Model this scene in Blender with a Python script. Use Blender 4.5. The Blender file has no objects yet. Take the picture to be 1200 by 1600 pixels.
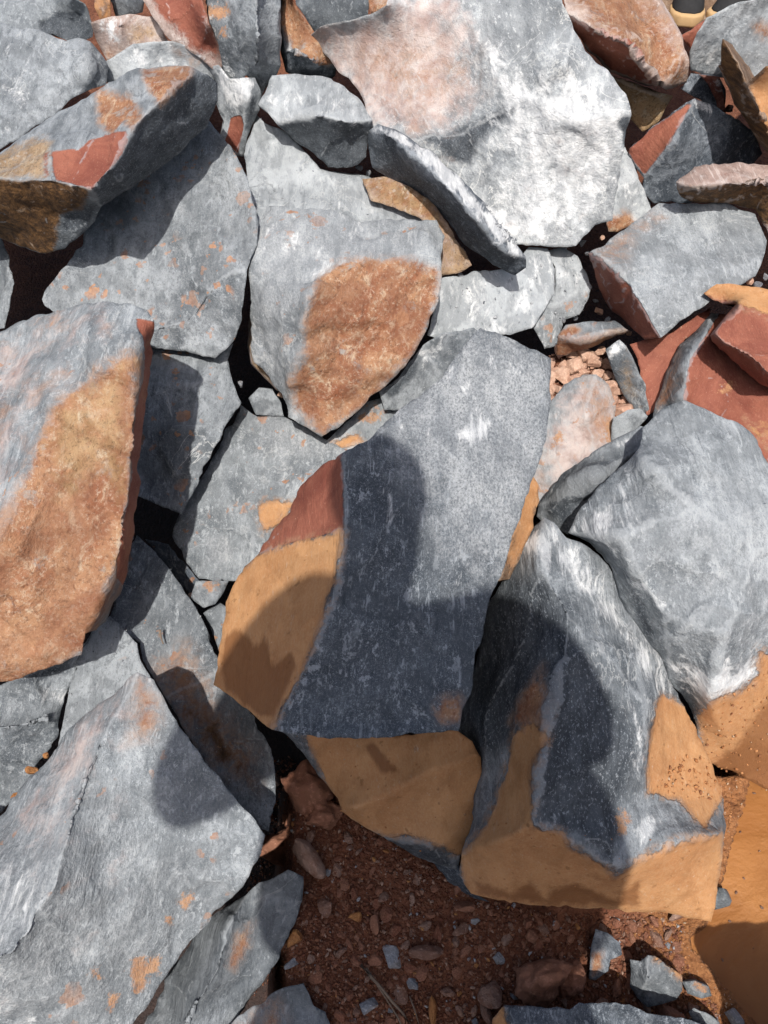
import bpy, math, random
import numpy as np
from mathutils import Vector, Matrix, noise, Euler
from mathutils.geometry import delaunay_2d_cdt

# ------------------------------------------------------------------ camera, sky, sun, exposure
scene = bpy.context.scene
HC = 1.5                      # height of the camera above the foot of the pile (m)
SLOPE = 0.26                  # the pile rises away from the camera
PITCH = math.radians(50)
FOC = 1200.0                  # focal length in photo pixels (photo 1200 x 1600)
cd = bpy.data.cameras.new("camera")
cam = bpy.data.objects.new("camera", cd)
scene.collection.objects.link(cam)
scene.camera = cam
cam.location = (0, 0, HC)
cam.rotation_euler = (math.pi/2 - PITCH, 0, 0)
cd.sensor_fit = 'VERTICAL'
cd.sensor_height = 36.0
cd.sensor_width = 27.0
cd.lens = 36.0*FOC/1600.0
cd.clip_start = 0.02
cd.clip_end = 500

CP, SP = math.cos(PITCH), math.sin(PITCH)
def ray(px, py):
    x = (np.asarray(px, float)-600)/FOC
    u = (800-np.asarray(py, float))/FOC
    return x, CP+u*SP, -SP+u*CP
def invt(px, py, h):          # inverse depth of the point at height h (m) above the pile plane
    x, y, z = ray(px, py)
    return (SLOPE*y - z)/(HC-np.asarray(h, float))
def pos(px, py, it):
    x, y, z = ray(px, py)
    t = 1.0/it
    return np.stack([x*t, y*t, HC+z*t], -1)
def at(px, py, h):
    return Vector(pos(px, py, invt(px, py, h)))

# sun: its light runs along the view ray through this photo pixel
sx, sy, sz = [float(v) for v in ray(650, 985)]
SUN = Vector((sx, sy, sz)).normalized()
sl = bpy.data.lights.new("sun", 'SUN')
sl.energy = 4.7
sl.angle = math.radians(0.8)
sl.color = (1.0, 0.965, 0.915)
so = bpy.data.objects.new("sun", sl)
scene.collection.objects.link(so)
so.rotation_euler = SUN.to_track_quat('-Z', 'Y').to_euler()
so.location = (0, -2, 6)
w = bpy.data.worlds.new("World"); scene.world = w; w.use_nodes = True
nt = w.node_tree
sky = nt.nodes.new('ShaderNodeTexSky'); sky.sky_type = 'NISHITA'; sky.sun_disc = False; sky.dust_density = 3.5; sky.ozone_density = 0.6
sky.sun_elevation = math.asin(-SUN.z)
sky.sun_rotation = math.atan2(-SUN.x, -SUN.y)
bg = nt.nodes['Background']; bg.inputs[1].default_value = 0.13
nt.links.new(sky.outputs[0], bg.inputs[0])
scene.view_settings.view_transform = 'Standard'
scene.view_settings.look = 'None'
scene.view_settings.exposure = 0.1
scene.view_settings.gamma = 1.0
scene.render.engine = 'CYCLES'
scene.cycles.max_bounces = 3
scene.cycles.use_adaptive_sampling = True
scene.cycles.adaptive_threshold = 0.02

COL = scene.collection
def tag(o, label=None, cat=None, group=None, kind=None):
    if label: o["label"] = label
    if cat: o["category"] = cat
    if group: o["group"] = group
    if kind: o["kind"] = kind
    return o

# ------------------------------------------------------------------ materials
class N:
    """tiny node helper"""
    def __init__(s, name):
        s.m = bpy.data.materials.new(name); s.m.use_nodes = True
        s.t = s.m.node_tree; s.b = s.t.nodes['Principled BSDF']
        s.out = s.t.nodes['Material Output']
        s.b.inputs['Specular IOR Level'].default_value = 0.3
    def n(s, k, **kw):
        x = s.t.nodes.new('ShaderNode'+k)
        for a, v in kw.items(): setattr(x, a, v)
        return x
    def put(s, sock, v):
        if isinstance(v, bpy.types.NodeSocket): s.t.links.new(v, sock)
        elif isinstance(v, (tuple, list)) and len(v) == 3 and sock.type == 'RGBA': sock.default_value = (*v, 1)
        else: sock.default_value = v
    def math(s, op, a, b=0.0, c=0.0, clamp=False):
        x = s.n('Math', operation=op, use_clamp=clamp)
        s.put(x.inputs[0], a); s.put(x.inputs[1], b); s.put(x.inputs[2], c)
        return x.outputs[0]
    def mix(s, f, a, b, mode='MIX'):
        x = s.n('Mix', data_type='RGBA', blend_type=mode)
        s.put(x.inputs[0], f); s.put(x.inputs[6], a); s.put(x.inputs[7], b)
        return x.outputs[2]
    def ramp(s, v, lo, hi, a=0.0, b=1.0):
        x = s.n('MapRange', interpolation_type='SMOOTHSTEP')
        s.put(x.inputs[0], v); s.put(x.inputs[1], lo); s.put(x.inputs[2], hi)
        s.put(x.inputs[3], a); s.put(x.inputs[4], b)
        return x.outputs[0]
    def noise(s, vec, scale, detail=4, rough=0.55, dist=0.0, col=False):
        x = s.n('TexNoise')
        s.put(x.inputs['Vector'], vec); x.inputs['Scale'].default_value = scale
        x.inputs['Detail'].default_value = detail; x.inputs['Roughness'].default_value = rough
        x.inputs['Distortion'].default_value = dist
        return x.outputs[1 if col else 0]
    def vor(s, vec, scale, feature='F1', out=0, rnd=1.0):
        x = s.n('TexVoronoi', feature=feature)
        s.put(x.inputs['Vector'], vec); x.inputs['Scale'].default_value = scale
        x.inputs['Randomness'].default_value = rnd
        return x.outputs[out]
    def attr(s, name):
        return s.n('Attribute', attribute_name=name).outputs['Fac']
    def coords(s, off, rot=(0, 0, 0), scl=(1, 1, 1)):
        g = s.n('NewGeometry')
        x = s.n('Mapping')
        s.put(x.inputs[0], g.outputs['Position'])
        x.inputs[1].default_value = off; x.inputs[2].default_value = rot; x.inputs[3].default_value = scl
        return x.outputs[0]
    def wcoords(s, off, rot=(0, 0, 0), scl=(1, 1, 1)):
        return s.ocoords(off, rot, scl)
    def ocoords(s, off, rot=(0, 0, 0), scl=(1, 1, 1)):
        g = s.n('TexCoord')
        x = s.n('Mapping')
        s.put(x.inputs[0], g.outputs['Object'])
        x.inputs[1].default_value = off; x.inputs[2].default_value = rot; x.inputs[3].default_value = scl
        return x.outputs[0]

PAL = dict(
    slate=((0.068, 0.077, 0.087), (0.150, 0.163, 0.174), (0.34, 0.352, 0.36)),
    dark=((0.030, 0.038, 0.050), (0.080, 0.093, 0.110), (0.30, 0.32, 0.345)),
    steel=((0.042, 0.050, 0.060), (0.100, 0.113, 0.127), (0.34, 0.355, 0.37)),
    pale=((0.112, 0.124, 0.134), (0.235, 0.250, 0.260), (0.43, 0.44, 0.443)),
    white=((0.17, 0.183, 0.196), (0.37, 0.383, 0.39), (0.60, 0.60, 0.59)),
    brown=((0.075, 0.040, 0.022), (0.20, 0.115, 0.065), (0.38, 0.30, 0.23)),
    red=((0.085, 0.026, 0.018), (0.20, 0.062, 0.040), (0.34, 0.17, 0.12)),
    pink=((0.17, 0.11, 0.09), (0.38, 0.27, 0.23), (0.56, 0.48, 0.44)),
)
_matn = [0]
def rock_mat(*a, **kw): return (a, kw)
def stone_material(pal='slate', seed=0, kinds=(), grain=0.0, dust=0.35, fleck=0.5, spots=0.0, rust=1.0, dirt=0.0, veins=0.35, spec=0.25, cracks=0.25):
    """weathered quarry stone; grain = direction of the streaks (degrees about the vertical)"""
    _matn[0] += 1
    k = N('stone_'+pal+'_'+str(_matn[0]))
    D, M, P = PAL[pal]
    if pal in ('slate', 'dark', 'steel', 'pale', 'white'):
        M = tuple(v*0.92 for v in M); D = tuple(v*0.88 for v in D)
        D, M, P = [(c_[0]*0.965, c_[1]*0.99, c_[2]*1.01) for c_ in (D, M, P)]
    r = random.Random(seed*7+3)
    off = (r.uniform(-20, 20), r.uniform(-20, 20), r.uniform(-20, 20))
    p = k.wcoords(off)
    ps = k.wcoords(off, rot=(math.radians(25), 0, math.radians(grain)), scl=(1.0, 0.24, 1.0))
    n1 = k.noise(p, 3.5, 5, 0.6, 0.6)
    n2 = k.noise(p, 16, 6, 0.65, 0.3)
    st = k.noise(ps, 38, 5, 0.7, 0.4)
    pf = k.wcoords(off, rot=(math.radians(20), 0, math.radians(grain+12)), scl=(1.0, 0.62, 1.0))
    fine = k.noise(pf, 260, 3, 0.8)
    mic = k.noise(p, 520, 1, 0.8)
    rr = k.noise(p, 9, 6, 0.7, 0.8); r2 = k.noise(p, 34, 5, 0.75, 0.6); dm = 0.0
    pl = k.attr('plane')
    sc_ = k.noise(k.wcoords(off, rot=(math.radians(15), 0, math.radians(grain-8)), scl=(1.0, 0.055, 1.0)), 95, 4, 0.7)
    # body
    c = k.mix(k.ramp(n2, 0.3, 0.7), D, M)
    c = k.mix(k.ramp(k.math('ADD', k.math('MULTIPLY', n1, 0.7), k.math('MULTIPLY', st, 0.5)), 0.66-dust*0.4, 0.95-dust*0.4), c, P)
    c = k.mix(k.ramp(st, 0.50, 0.30, 0, 0.30), c, D)
    # crystalline speckle
    c = k.mix(k.math('MULTIPLY', k.ramp(fine, 0.53, 0.70), 0.55*fleck), c, P)
    c = k.mix(k.math('MULTIPLY', k.ramp(fine, 0.47, 0.36), 0.55*fleck), c, tuple(v*0.7 for v in D))
    c = k.mix(k.math('MULTIPLY', k.ramp(mic, 0.54, 0.72), 0.32*fleck), c, tuple(min(0.8, v*1.3) for v in P))
    # flecks: scattered pale chips
    chip = k.noise(pf, 58, 5, 0.75, 0.2)
    c = k.mix(k.math('MULTIPLY', k.ramp(chip, 0.615-0.04*fleck, 0.65-0.04*fleck), 0.75*fleck), c, P)
    # large chipped scars
    n3 = k.noise(ps, 14, 6, 0.74, 0.7)
    c = k.mix(k.math('MULTIPLY', k.ramp(n3, 0.56, 0.70), 0.5), c, P)
    # every broken plane has its own tone
    c = k.mix(k.ramp(pl, 0.32, 0.70, 0.0, 0.55), c, tuple(v*0.55 for v in M))
    nz = k.n('SeparateXYZ'); gn = k.n('NewGeometry'); k.put(nz.inputs[0], gn.outputs['Normal'])
    up = k.math('MULTIPLY', k.ramp(nz.outputs[2], 0.62, 0.95), k.ramp(n2, 0.30, 0.62, 0.25, 1.0))
    c = k.mix(k.math('MULTIPLY', up, 0.08+0.45*dust), c, tuple(0.5*a_+0.5*b_ for a_, b_ in zip(M, P)))
    # scratches
    c = k.mix(k.math('MULTIPLY', k.ramp(sc_, 0.57, 0.68), 0.6), c, P)
    c = k.mix(k.math('MULTIPLY', k.ramp(sc_, 0.42, 0.32), 0.5), c, D)
    # veins
    v1 = k.math('ABSOLUTE', k.math('SUBTRACT', k.noise(p, 4.0, 6, 0.6, 1.5), 0.5))
    vm = k.math('MULTIPLY', k.ramp(v1, 0.010, 0.002), k.ramp(k.noise(p, 2.3, 2), 0.5, 0.62))
    c = k.mix(k.math('MULTIPLY', vm, veins*0.65), c, (0.62, 0.62, 0.60))
    # hairline cracks
    ck = k.n('TexVoronoi', feature='DISTANCE_TO_EDGE'); ck.inputs['Scale'].default_value = 5.5
    cw = k.n('VectorMath', operation='ADD'); k.put(cw.inputs[0], ps)
    cs_ = k.n('VectorMath', operation='SCALE'); k.put(cs_.inputs[0], k.noise(p, 9, 6, 0.7, 0, True)); cs_.inputs[3].default_value = 0.07
    k.put(cw.inputs[1], cs_.outputs[0]); k.put(ck.inputs['Vector'], cw.outputs[0])
    crk = k.math('MULTIPLY', k.ramp(ck.outputs['Distance'], 0.012, 0.003), k.ramp(n1, 0.56, 0.64))
    c = k.mix(k.math('MULTIPLY', crk, cracks), c, tuple(v*0.45 for v in D))
    # dark, freshly broken faces; on some stones shade painted in
    wob = k.noise(p, 26, 6, 0.72, 0.3)
    wobs = k.noise(ps, 30, 6, 0.74, 0.4)
    def mask(name, amp=0.8, e=0.05, wb=None):
        return k.ramp(k.math('ADD', k.attr(name), k.math('MULTIPLY', k.math('SUBTRACT', wb or wob, 0.5), amp)), 0.5-e, 0.5+e)
    if 'fresh_shade' in kinds:
        f = mask('fresh_shade', 0.7, 0.22)
        fc = k.mix(k.ramp(k.noise(ps, 45, 6, 0.75), 0.35, 0.72), (0.024, 0.029, 0.036), (0.080, 0.091, 0.103))
        fc = k.mix(k.math('MULTIPLY', k.ramp(fine, 0.54, 0.68), 0.6*fleck), fc, (0.36, 0.39, 0.42))
        fc = k.mix(k.math('MULTIPLY', k.ramp(chip, 0.62, 0.67), 0.6*fleck), fc, (0.32, 0.34, 0.36))
        c = k.mix(k.math('MULTIPLY', f, 0.92), c, fc)
    # fine pale stone dust, and the sheen painted on the central slab
    if 'dusty' in kinds:
        um = k.ramp(k.math('ADD', k.attr('dusty'), k.math('MULTIPLY', k.math('SUBTRACT', wob, 0.5), 1.3)), 0.15, 0.95)
        um = k.math('MULTIPLY', um, k.ramp(fine, 0.30, 0.56, 0.45, 1.0))
        c = k.mix(k.math('MULTIPLY', um, 0.85), c, k.mix(k.ramp(k.math('ADD', k.math('MULTIPLY', fine, 0.5), k.math('MULTIPLY', st, 0.5)), 0.42, 0.62), (0.215, 0.228, 0.24), (0.38, 0.39, 0.395)))
    # chalky dust
    if 'pale' in kinds:
        pm = k.ramp(k.math('ADD', k.attr('pale'), k.math('MULTIPLY', k.math('SUBTRACT', wobs, 0.5), 2.6)), 0.42, 0.85)
        pc = k.mix(k.ramp(st, 0.35, 0.65), (0.44, 0.45, 0.46), (0.74, 0.74, 0.73))
        c = k.mix(k.math('MULTIPLY', pm, 0.85), c, pc)
    # pinkish iron tint
    if 'pink' in kinds:
        qm = k.ramp(k.math('ADD', k.math('ADD', k.attr('pink'), k.math('MULTIPLY', k.math('SUBTRACT', wob, 0.5), 1.6)), k.math('MULTIPLY', k.math('SUBTRACT', n1, 0.5), 2.0)), 0.25, 1.0)
        c = k.mix(k.math('MULTIPLY', qm, 0.8), c, k.mix(k.ramp(n2, 0.35, 0.65), (0.33, 0.22, 0.19), (0.55, 0.45, 0.41)))
    # rust crust
    if 'rust' in kinds:
        hm = k.math('MULTIPLY', k.ramp(k.attr('rust'), 0.02, 0.5), k.ramp(r2, 0.38, 0.66, 0.05, 0.75))
        c = k.mix(hm, c, (0.34, 0.215, 0.145))
        rm = mask('rust', 1.3, 0.20)
        rr = k.noise(p, 9, 7, 0.7, 0.8); r2 = k.noise(ps, 34, 6, 0.75, 0.6)
        rc = k.mix(k.ramp(rr, 0.36, 0.62), (0.22, 0.082, 0.040), (0.34, 0.185, 0.100))
        rc = k.mix(k.ramp(r2, 0.52, 0.68), rc, (0.43, 0.32, 0.22))
        rc = k.mix(k.ramp(r2, 0.46, 0.30), rc, (0.125, 0.048, 0.024))
        rc = k.mix(k.math('MULTIPLY', k.ramp(k.noise(p, 130, 4, 0.8), 0.5, 0.68), 0.5), rc, (0.55, 0.45, 0.34))
        rc = k.mix(k.math('MULTIPLY', k.ramp(k.noise(p, 95, 3, 0.8), 0.46, 0.34), 0.6), rc, (0.09, 0.04, 0.022))
        rc = k.mix(k.ramp(k.noise(p, 13, 6, 0.75), 0.55, 0.66, 0, 0.8), rc, (0.27, 0.265, 0.25))
        rc = k.mix(k.ramp(pl, 0.35, 0.70, 0.0, 0.5), rc, (0.17, 0.072, 0.040))
        c = k.mix(k.math('MULTIPLY', rm, rust), c, rc)
    # yellowish brown crust
    if 'tan' in kinds:
        ym = k.math('MULTIPLY', mask('tan', 1.3, 0.25), 0.85)
        yc = k.mix(k.ramp(rr, 0.35, 0.65), (0.20, 0.115, 0.050), (0.37, 0.245, 0.130))
        yc = k.mix(k.ramp(r2, 0.5, 0.7), yc, (0.46, 0.38, 0.27))
        yc = k.mix(k.math('MULTIPLY', k.ramp(k.noise(p, 150, 4, 0.8), 0.48, 0.36), 0.7), yc, (0.06, 0.038, 0.02))
        c = k.mix(ym, c, yc)
    # dark brown foliated edge
    if 'brown' in kinds:
        bm = mask('brown', 1.0, 0.18)
        bc = k.mix(k.ramp(k.noise(ps, 60, 6, 0.8), 0.35, 0.7), (0.040, 0.022, 0.012), (0.18, 0.092, 0.035))
        bc = k.mix(k.ramp(st, 0.58, 0.72), bc, (0.34, 0.25, 0.18))
        c = k.mix(bm, c, bc)
    # red
    if 'red' in kinds:
        dm = mask('red', 0.55, 0.07)
        dc = k.mix(k.ramp(rr, 0.3, 0.7), (0.17, 0.050, 0.033), (0.29, 0.105, 0.066))
        dc = k.mix(k.math('MULTIPLY', k.ramp(fine, 0.56, 0.7), 0.45), dc, (0.42, 0.22, 0.15))
        dc = k.mix(k.math('MULTIPLY', k.ramp(chip, 0.68, 0.71), 0.8), dc, (0.52, 0.36, 0.25))
        c = k.mix(dm, c, dc)
    # worn, chalky edges
    em = k.ramp(k.math('ADD', k.attr('edge'), k.math('MULTIPLY', k.math('SUBTRACT', wob, 0.5), 1.8)), 0.55, 0.95)
    c = k.mix(k.math('MULTIPLY', em, 0.34), c, k.mix(0.4, P, (0.46, 0.475, 0.485)))
    # reddish dust clinging
    if dirt > 0:
        dn = k.ramp(k.noise(p, 6, 7, 0.7, 0.5), 0.62-dirt*0.25, 0.85-dirt*0.25)
        c = k.mix(k.math('MULTIPLY', dn, 0.6), c, (0.36, 0.19, 0.105))
    # dried mud splashes
    if spots > 0:
        pw = k.n('VectorMath', operation='ADD'); k.put(pw.inputs[0], p)
        sc = k.n('VectorMath', operation='SCALE'); k.put(sc.inputs[0], k.noise(p, 60, 2, 0.5, 0, True)); sc.inputs[3].default_value = 0.034
        k.put(pw.inputs[1], sc.outputs[0])
        gate = k.ramp(k.noise(p, 7.5, 3), 0.62-spots*0.24, 0.70-spots*0.24)
        tot = None
        for scl, rad in ((20, 0.42), (46, 0.46)):
            v = k.n('TexVoronoi', feature='F1'); k.put(v.inputs['Vector'], pw.outputs[0]); v.inputs['Scale'].default_value = scl
            sep = k.n('SeparateColor'); k.put(sep.inputs[0], v.outputs['Color'])
            rr_ = k.math('MULTIPLY', k.math('POWER', sep.outputs[0], 2.0), rad)
            q = k.ramp(k.math('SUBTRACT', v.outputs['Distance'], rr_), 0.015, -0.015)
            q = k.math('MULTIPLY', q, k.math('GREATER_THAN', sep.outputs[1], 0.35))
            tot = q if tot is None else k.math('MAXIMUM', tot, q)
        c = k.mix(k.math('MULTIPLY', k.math('MULTIPLY', tot, gate), k.ramp(n2, 0.35, 0.65, 0.35, 0.85)), c, k.mix(k.ramp(r2, 0.35, 0.65), (0.27, 0.125, 0.065), (0.43, 0.23, 0.125)))
    # smooth ochre mud coat
    bm_ = k.ramp(k.math('ADD', k.attr('dab'), k.math('MULTIPLY', k.math('SUBTRACT', k.noise(p, 48, 6, 0.8), 0.5), 2.2)), 0.38, 0.66)
    bm_ = k.math('MULTIPLY', bm_, k.ramp(k.attr('dab'), 0.0, 0.2))
    c = k.mix(k.math('MULTIPLY', bm_, k.ramp(fine, 0.3, 0.6, 0.5, 0.9)), c, k.mix(k.ramp(r2, 0.35, 0.65), (0.30, 0.145, 0.07), (0.44, 0.24, 0.12)))
    wm = 0.0; om = 0.0
    if 'ochre' in kinds:
        hm = k.math('MULTIPLY', k.ramp(k.attr('ochre'), 0.02, 0.5), k.ramp(k.noise(p, 55, 5, 0.8), 0.42, 0.62, 0.0, 0.7))
        c = k.mix(hm, c, (0.33, 0.20, 0.12))
        om = mask('ochre', 1.15, 0.07)
        om = k.math('MULTIPLY', om, k.ramp(k.math('ADD', k.math('MULTIPLY', r2, 0.5), k.math('MULTIPLY', k.attr('ochre'), 0.5)), 0.42, 0.66, 0.50, 0.98))
        oc = k.mix(k.ramp(k.noise(p, 7, 5, 0.6, 0.4), 0.3, 0.7), (0.39, 0.180, 0.072), (0.48, 0.255, 0.112))
        oc = k.mix(k.math('MULTIPLY', k.ramp(k.noise(ps, 60, 5, 0.7), 0.45, 0.75), 0.35), oc, (0.50, 0.30, 0.15))
        oc = k.mix(k.math('MULTIPLY', k.ramp(k.noise(p, 160, 3, 0.8), 0.66, 0.74), 0.7), oc, (0.62, 0.5, 0.36))
        oc = k.mix(k.ramp(pl, 0.35, 0.70, 0.0, 0.35), oc, (0.27, 0.125, 0.050))
        oc = k.mix(k.ramp(fine, 0.42, 0.62, 0.0, 0.25), oc, (0.52, 0.33, 0.18))
        oc = k.mix(k.math('MULTIPLY', k.ramp(k.noise(p, 70, 2, 0.5), 0.33, 0.27), 0.6), oc, (0.20, 0.095, 0.035))
        oc = k.mix(k.ramp(k.noise(p, 22, 6, 0.75), 0.48, 0.70, 0, 0.55), oc, (0.27, 0.125, 0.048))
        oc = k.mix(k.ramp(k.noise(ps, 120, 4, 0.8), 0.60, 0.74, 0, 0.5), oc, (0.42, 0.36, 0.30))
        if 'wet' in kinds: wm = mask('wet', 0.9, 0.16, wobs)
        if 'wet' in kinds: oc = k.mix(k.math('MULTIPLY', wm, 0.75), oc, (0.165, 0.062, 0.02))
        c = k.mix(om, c, oc)
    k.put(k.b.inputs['Base Color'], c)
    ro = k.math('ADD', k.math('MULTIPLY', n2, 0.2), 0.62)
    ro = k.math('SUBTRACT', ro, k.math('MULTIPLY', k.math('MULTIPLY', wm, om), 0.15))
    k.put(k.b.inputs['Roughness'], ro)
    k.b.inputs['Specular IOR Level'].default_value = spec
    # relief
    h = k.math('ADD', k.math('MULTIPLY', fine, 0.0019), k.math('MULTIPLY', st, 0.0042))
    h = k.math('ADD', h, k.math('MULTIPLY', mic, 0.0007))
    h = k.math('ADD', h, k.math('MULTIPLY', n3, 0.008))
    h = k.math('ADD', h, k.math('MULTIPLY', wob, 0.004))
    h = k.math('ADD', h, k.math('MULTIPLY', sc_, 0.0035))
    h = k.math('SUBTRACT', h, k.math('MULTIPLY', crk, 0.008*cracks))
    calm = k.math('SUBTRACT', 1.0, k.math('MULTIPLY', k.math('MAXIMUM', om, k.math('MULTIPLY', dm, 0.5)), 0.62))
    h = k.math('ADD', k.math('MULTIPLY', h, calm), k.math('MULTIPLY', om, 0.0012))
    bp = k.n('Bump'); bp.inputs['Strength'].default_value = 0.85; bp.inputs['Distance'].default_value = 1.0
    k.put(bp.inputs['Height'], h); k.put(k.b.inputs['Normal'], bp.outputs[0])
    return k.m

# ------------------------------------------------------------------ stone geometry
FRONT = {}
ATTRS = ('rust', 'red', 'ochre', 'pale', 'wet', 'fresh_shade', 'tan', 'brown', 'pink', 'dusty', 'dab', 'edge', 'plane')
def sdf(P, poly):
    poly = np.asarray(poly, float)
    a = poly; b = np.roll(poly, -1, 0)
    dmin = np.full(len(P), 1e18); inside = np.zeros(len(P), bool)
    for (ax, ay), (bx, by) in zip(a, b):
        ex, ey = bx-ax, by-ay
        L = ex*ex+ey*ey+1e-12
        tt = np.clip(((P[:, 0]-ax)*ex+(P[:, 1]-ay)*ey)/L, 0, 1)
        d = (P[:, 0]-ax-tt*ex)**2+(P[:, 1]-ay-tt*ey)**2
        dmin = np.minimum(dmin, d)
        if ay != by:
            c = ((ay > P[:, 1]) != (by > P[:, 1])) & (P[:, 0] < (bx-ax)*(P[:, 1]-ay)/(by-ay)+ax)
            inside ^= c
    d = np.sqrt(dmin)
    return np.where(inside, d, -d)

def hash3(I):
    x = (I[:, 0]*73856093) ^ (I[:, 1]*19349663) ^ (I[:, 2]*83492791)
    x = (x ^ (x >> 13))*1274126177 & 0x7fffffff
    x = (x ^ (x >> 15))*668265263 & 0x7fffffff
    return ((x >> 4) & 0xffff)/32767.5-1.0
def facet_noise(P):
    """piecewise linear noise: flat facets that meet in sharp creases"""
    I = np.floor(P).astype(np.int64); f = P-I
    o = np.argsort(-f, axis=1); fs = np.take_along_axis(f, o, 1)
    r = np.arange(len(P)); v = hash3(I)*(1-fs[:, 0])
    J = I.copy(); J[r, o[:, 0]] += 1; v += hash3(J)*(fs[:, 0]-fs[:, 1])
    J[r, o[:, 1]] += 1; v += hash3(J)*(fs[:, 1]-fs[:, 2])
    J[r, o[:, 2]] += 1; v += hash3(J)*fs[:, 2]
    return v
def facet_tone(P):
    """one random value per flat facet of facet_noise"""
    I = np.floor(P).astype(np.int64); f = P-I
    o = np.argsort(-f, axis=1)
    return hash3(I*7+o)*0.5+0.5
def seg_dist(P, line):
    out = np.full(len(P), 1e18)
    for (ax, ay), (bx, by) in zip(line[:-1], line[1:]):
        ex, ey = bx-ax, by-ay; L = ex*ex+ey*ey+1e-12
        t = np.clip(((P[:, 0]-ax)*ex+(P[:, 1]-ay)*ey)/L, 0, 1)
        out = np.minimum(out, (P[:, 0]-ax-t*ex)**2+(P[:, 1]-ay-t*ey)**2)
    return np.sqrt(out)

def mvc(poly, vals, Q):
    """mean value interpolation of vals on a dense closed boundary"""
    out = np.empty(len(Q))
    for s in range(0, len(Q), 2000):
        q = Q[s:s+2000]
        d = poly[None]-q[:, None]
        r = np.sqrt((d**2).sum(-1))+1e-9
        dn = np.roll(d, -1, 1); rn = np.roll(r, -1, 1)
        cr = d[..., 0]*dn[..., 1]-d[..., 1]*dn[..., 0]
        dt = (d*dn).sum(-1)
        tn = np.tan(np.arctan2(cr, dt)/2)
        wgt = (np.roll(tn, 1, 1)+tn)/r
        hit = r.min(1) < 1e-6
        v = (wgt*vals[None]).sum(1)/wgt.sum(1)
        v[hit] = vals[r.argmin(1)[hit]]
        out[s:s+2000] = np.clip(v, vals.min(), vals.max())
    return out

def jitter_edge(a, b, step, amp):
    """points strictly between a and b, broken like a chipped stone edge"""
    if (a[0], a[1]) > (b[0], b[1]):
        return jitter_edge(b, a, step, amp)[::-1]
    L = math.hypot(b[0]-a[0], b[1]-a[1])
    n = max(1, int(round(L/step)))
    r = random.Random(int(a[0]*13+a[1]*977+b[0]*31+b[1]*7))
    def chips(sp):
        m = max(1, int(L/sp)); xs = [0]+sorted(L*(i+r.uniform(-.4, .4))/m for i in range(1, m))+[L]
        return np.array(xs), np.array([0]+[r.uniform(-1, 1)*min(1.0, (xs[i+1]-xs[i-1])/(2*sp)) for i in range(1, len(xs)-1)]+[0])
    lv = [(chips(48), 0.75), (chips(19), 0.55), (chips(8), 0.32)]
    dx, dy = (b[0]-a[0])/L, (b[1]-a[1])/L
    out = []
    for i in range(1, n):
        f = i/n; s = L*f
        env = min(1, 7*min(f, 1-f))
        o = sum(float(np.interp(s, c_[0], c_[1]))*w_ for c_, w_ in lv)*amp*env
        it = a[2]+(b[2]-a[2])*f
        out.append((a[0]+(b[0]-a[0])*f-dy*o, a[1]+(b[1]-a[1])*f+dx*o, it))
    return out

def new_mesh_object(name, V, F, mat, smooth=True, attrs=None, parent=None, origin=None):
    V = np.asarray(V, float)
    if origin is None:
        c = (V.min(0)+V.max(0))/2; origin = np.array([c[0], c[1], V[:, 2].min()])
    me = bpy.data.meshes.new(name)
    me.from_pydata((V-np.asarray(origin)).tolist(), [], [tuple(f) for f in F])
    me.validate()
    if attrs:
        for a, v in attrs.items():
            if len(v) == len(me.vertices):
                me.attributes.new(a, 'FLOAT', 'POINT').data.foreach_set('value', np.asarray(v, np.float32))
    me.polygons.foreach_set('use_smooth', [smooth]*len(me.polygons))
    me.materials.append(mat)
    o = bpy.data.objects.new(name, me); COL.objects.link(o)
    if parent is not None:
        o.parent = parent; o.location = Vector(origin)-parent.location
    else:
        o.location = Vector(origin)
    return o

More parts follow.
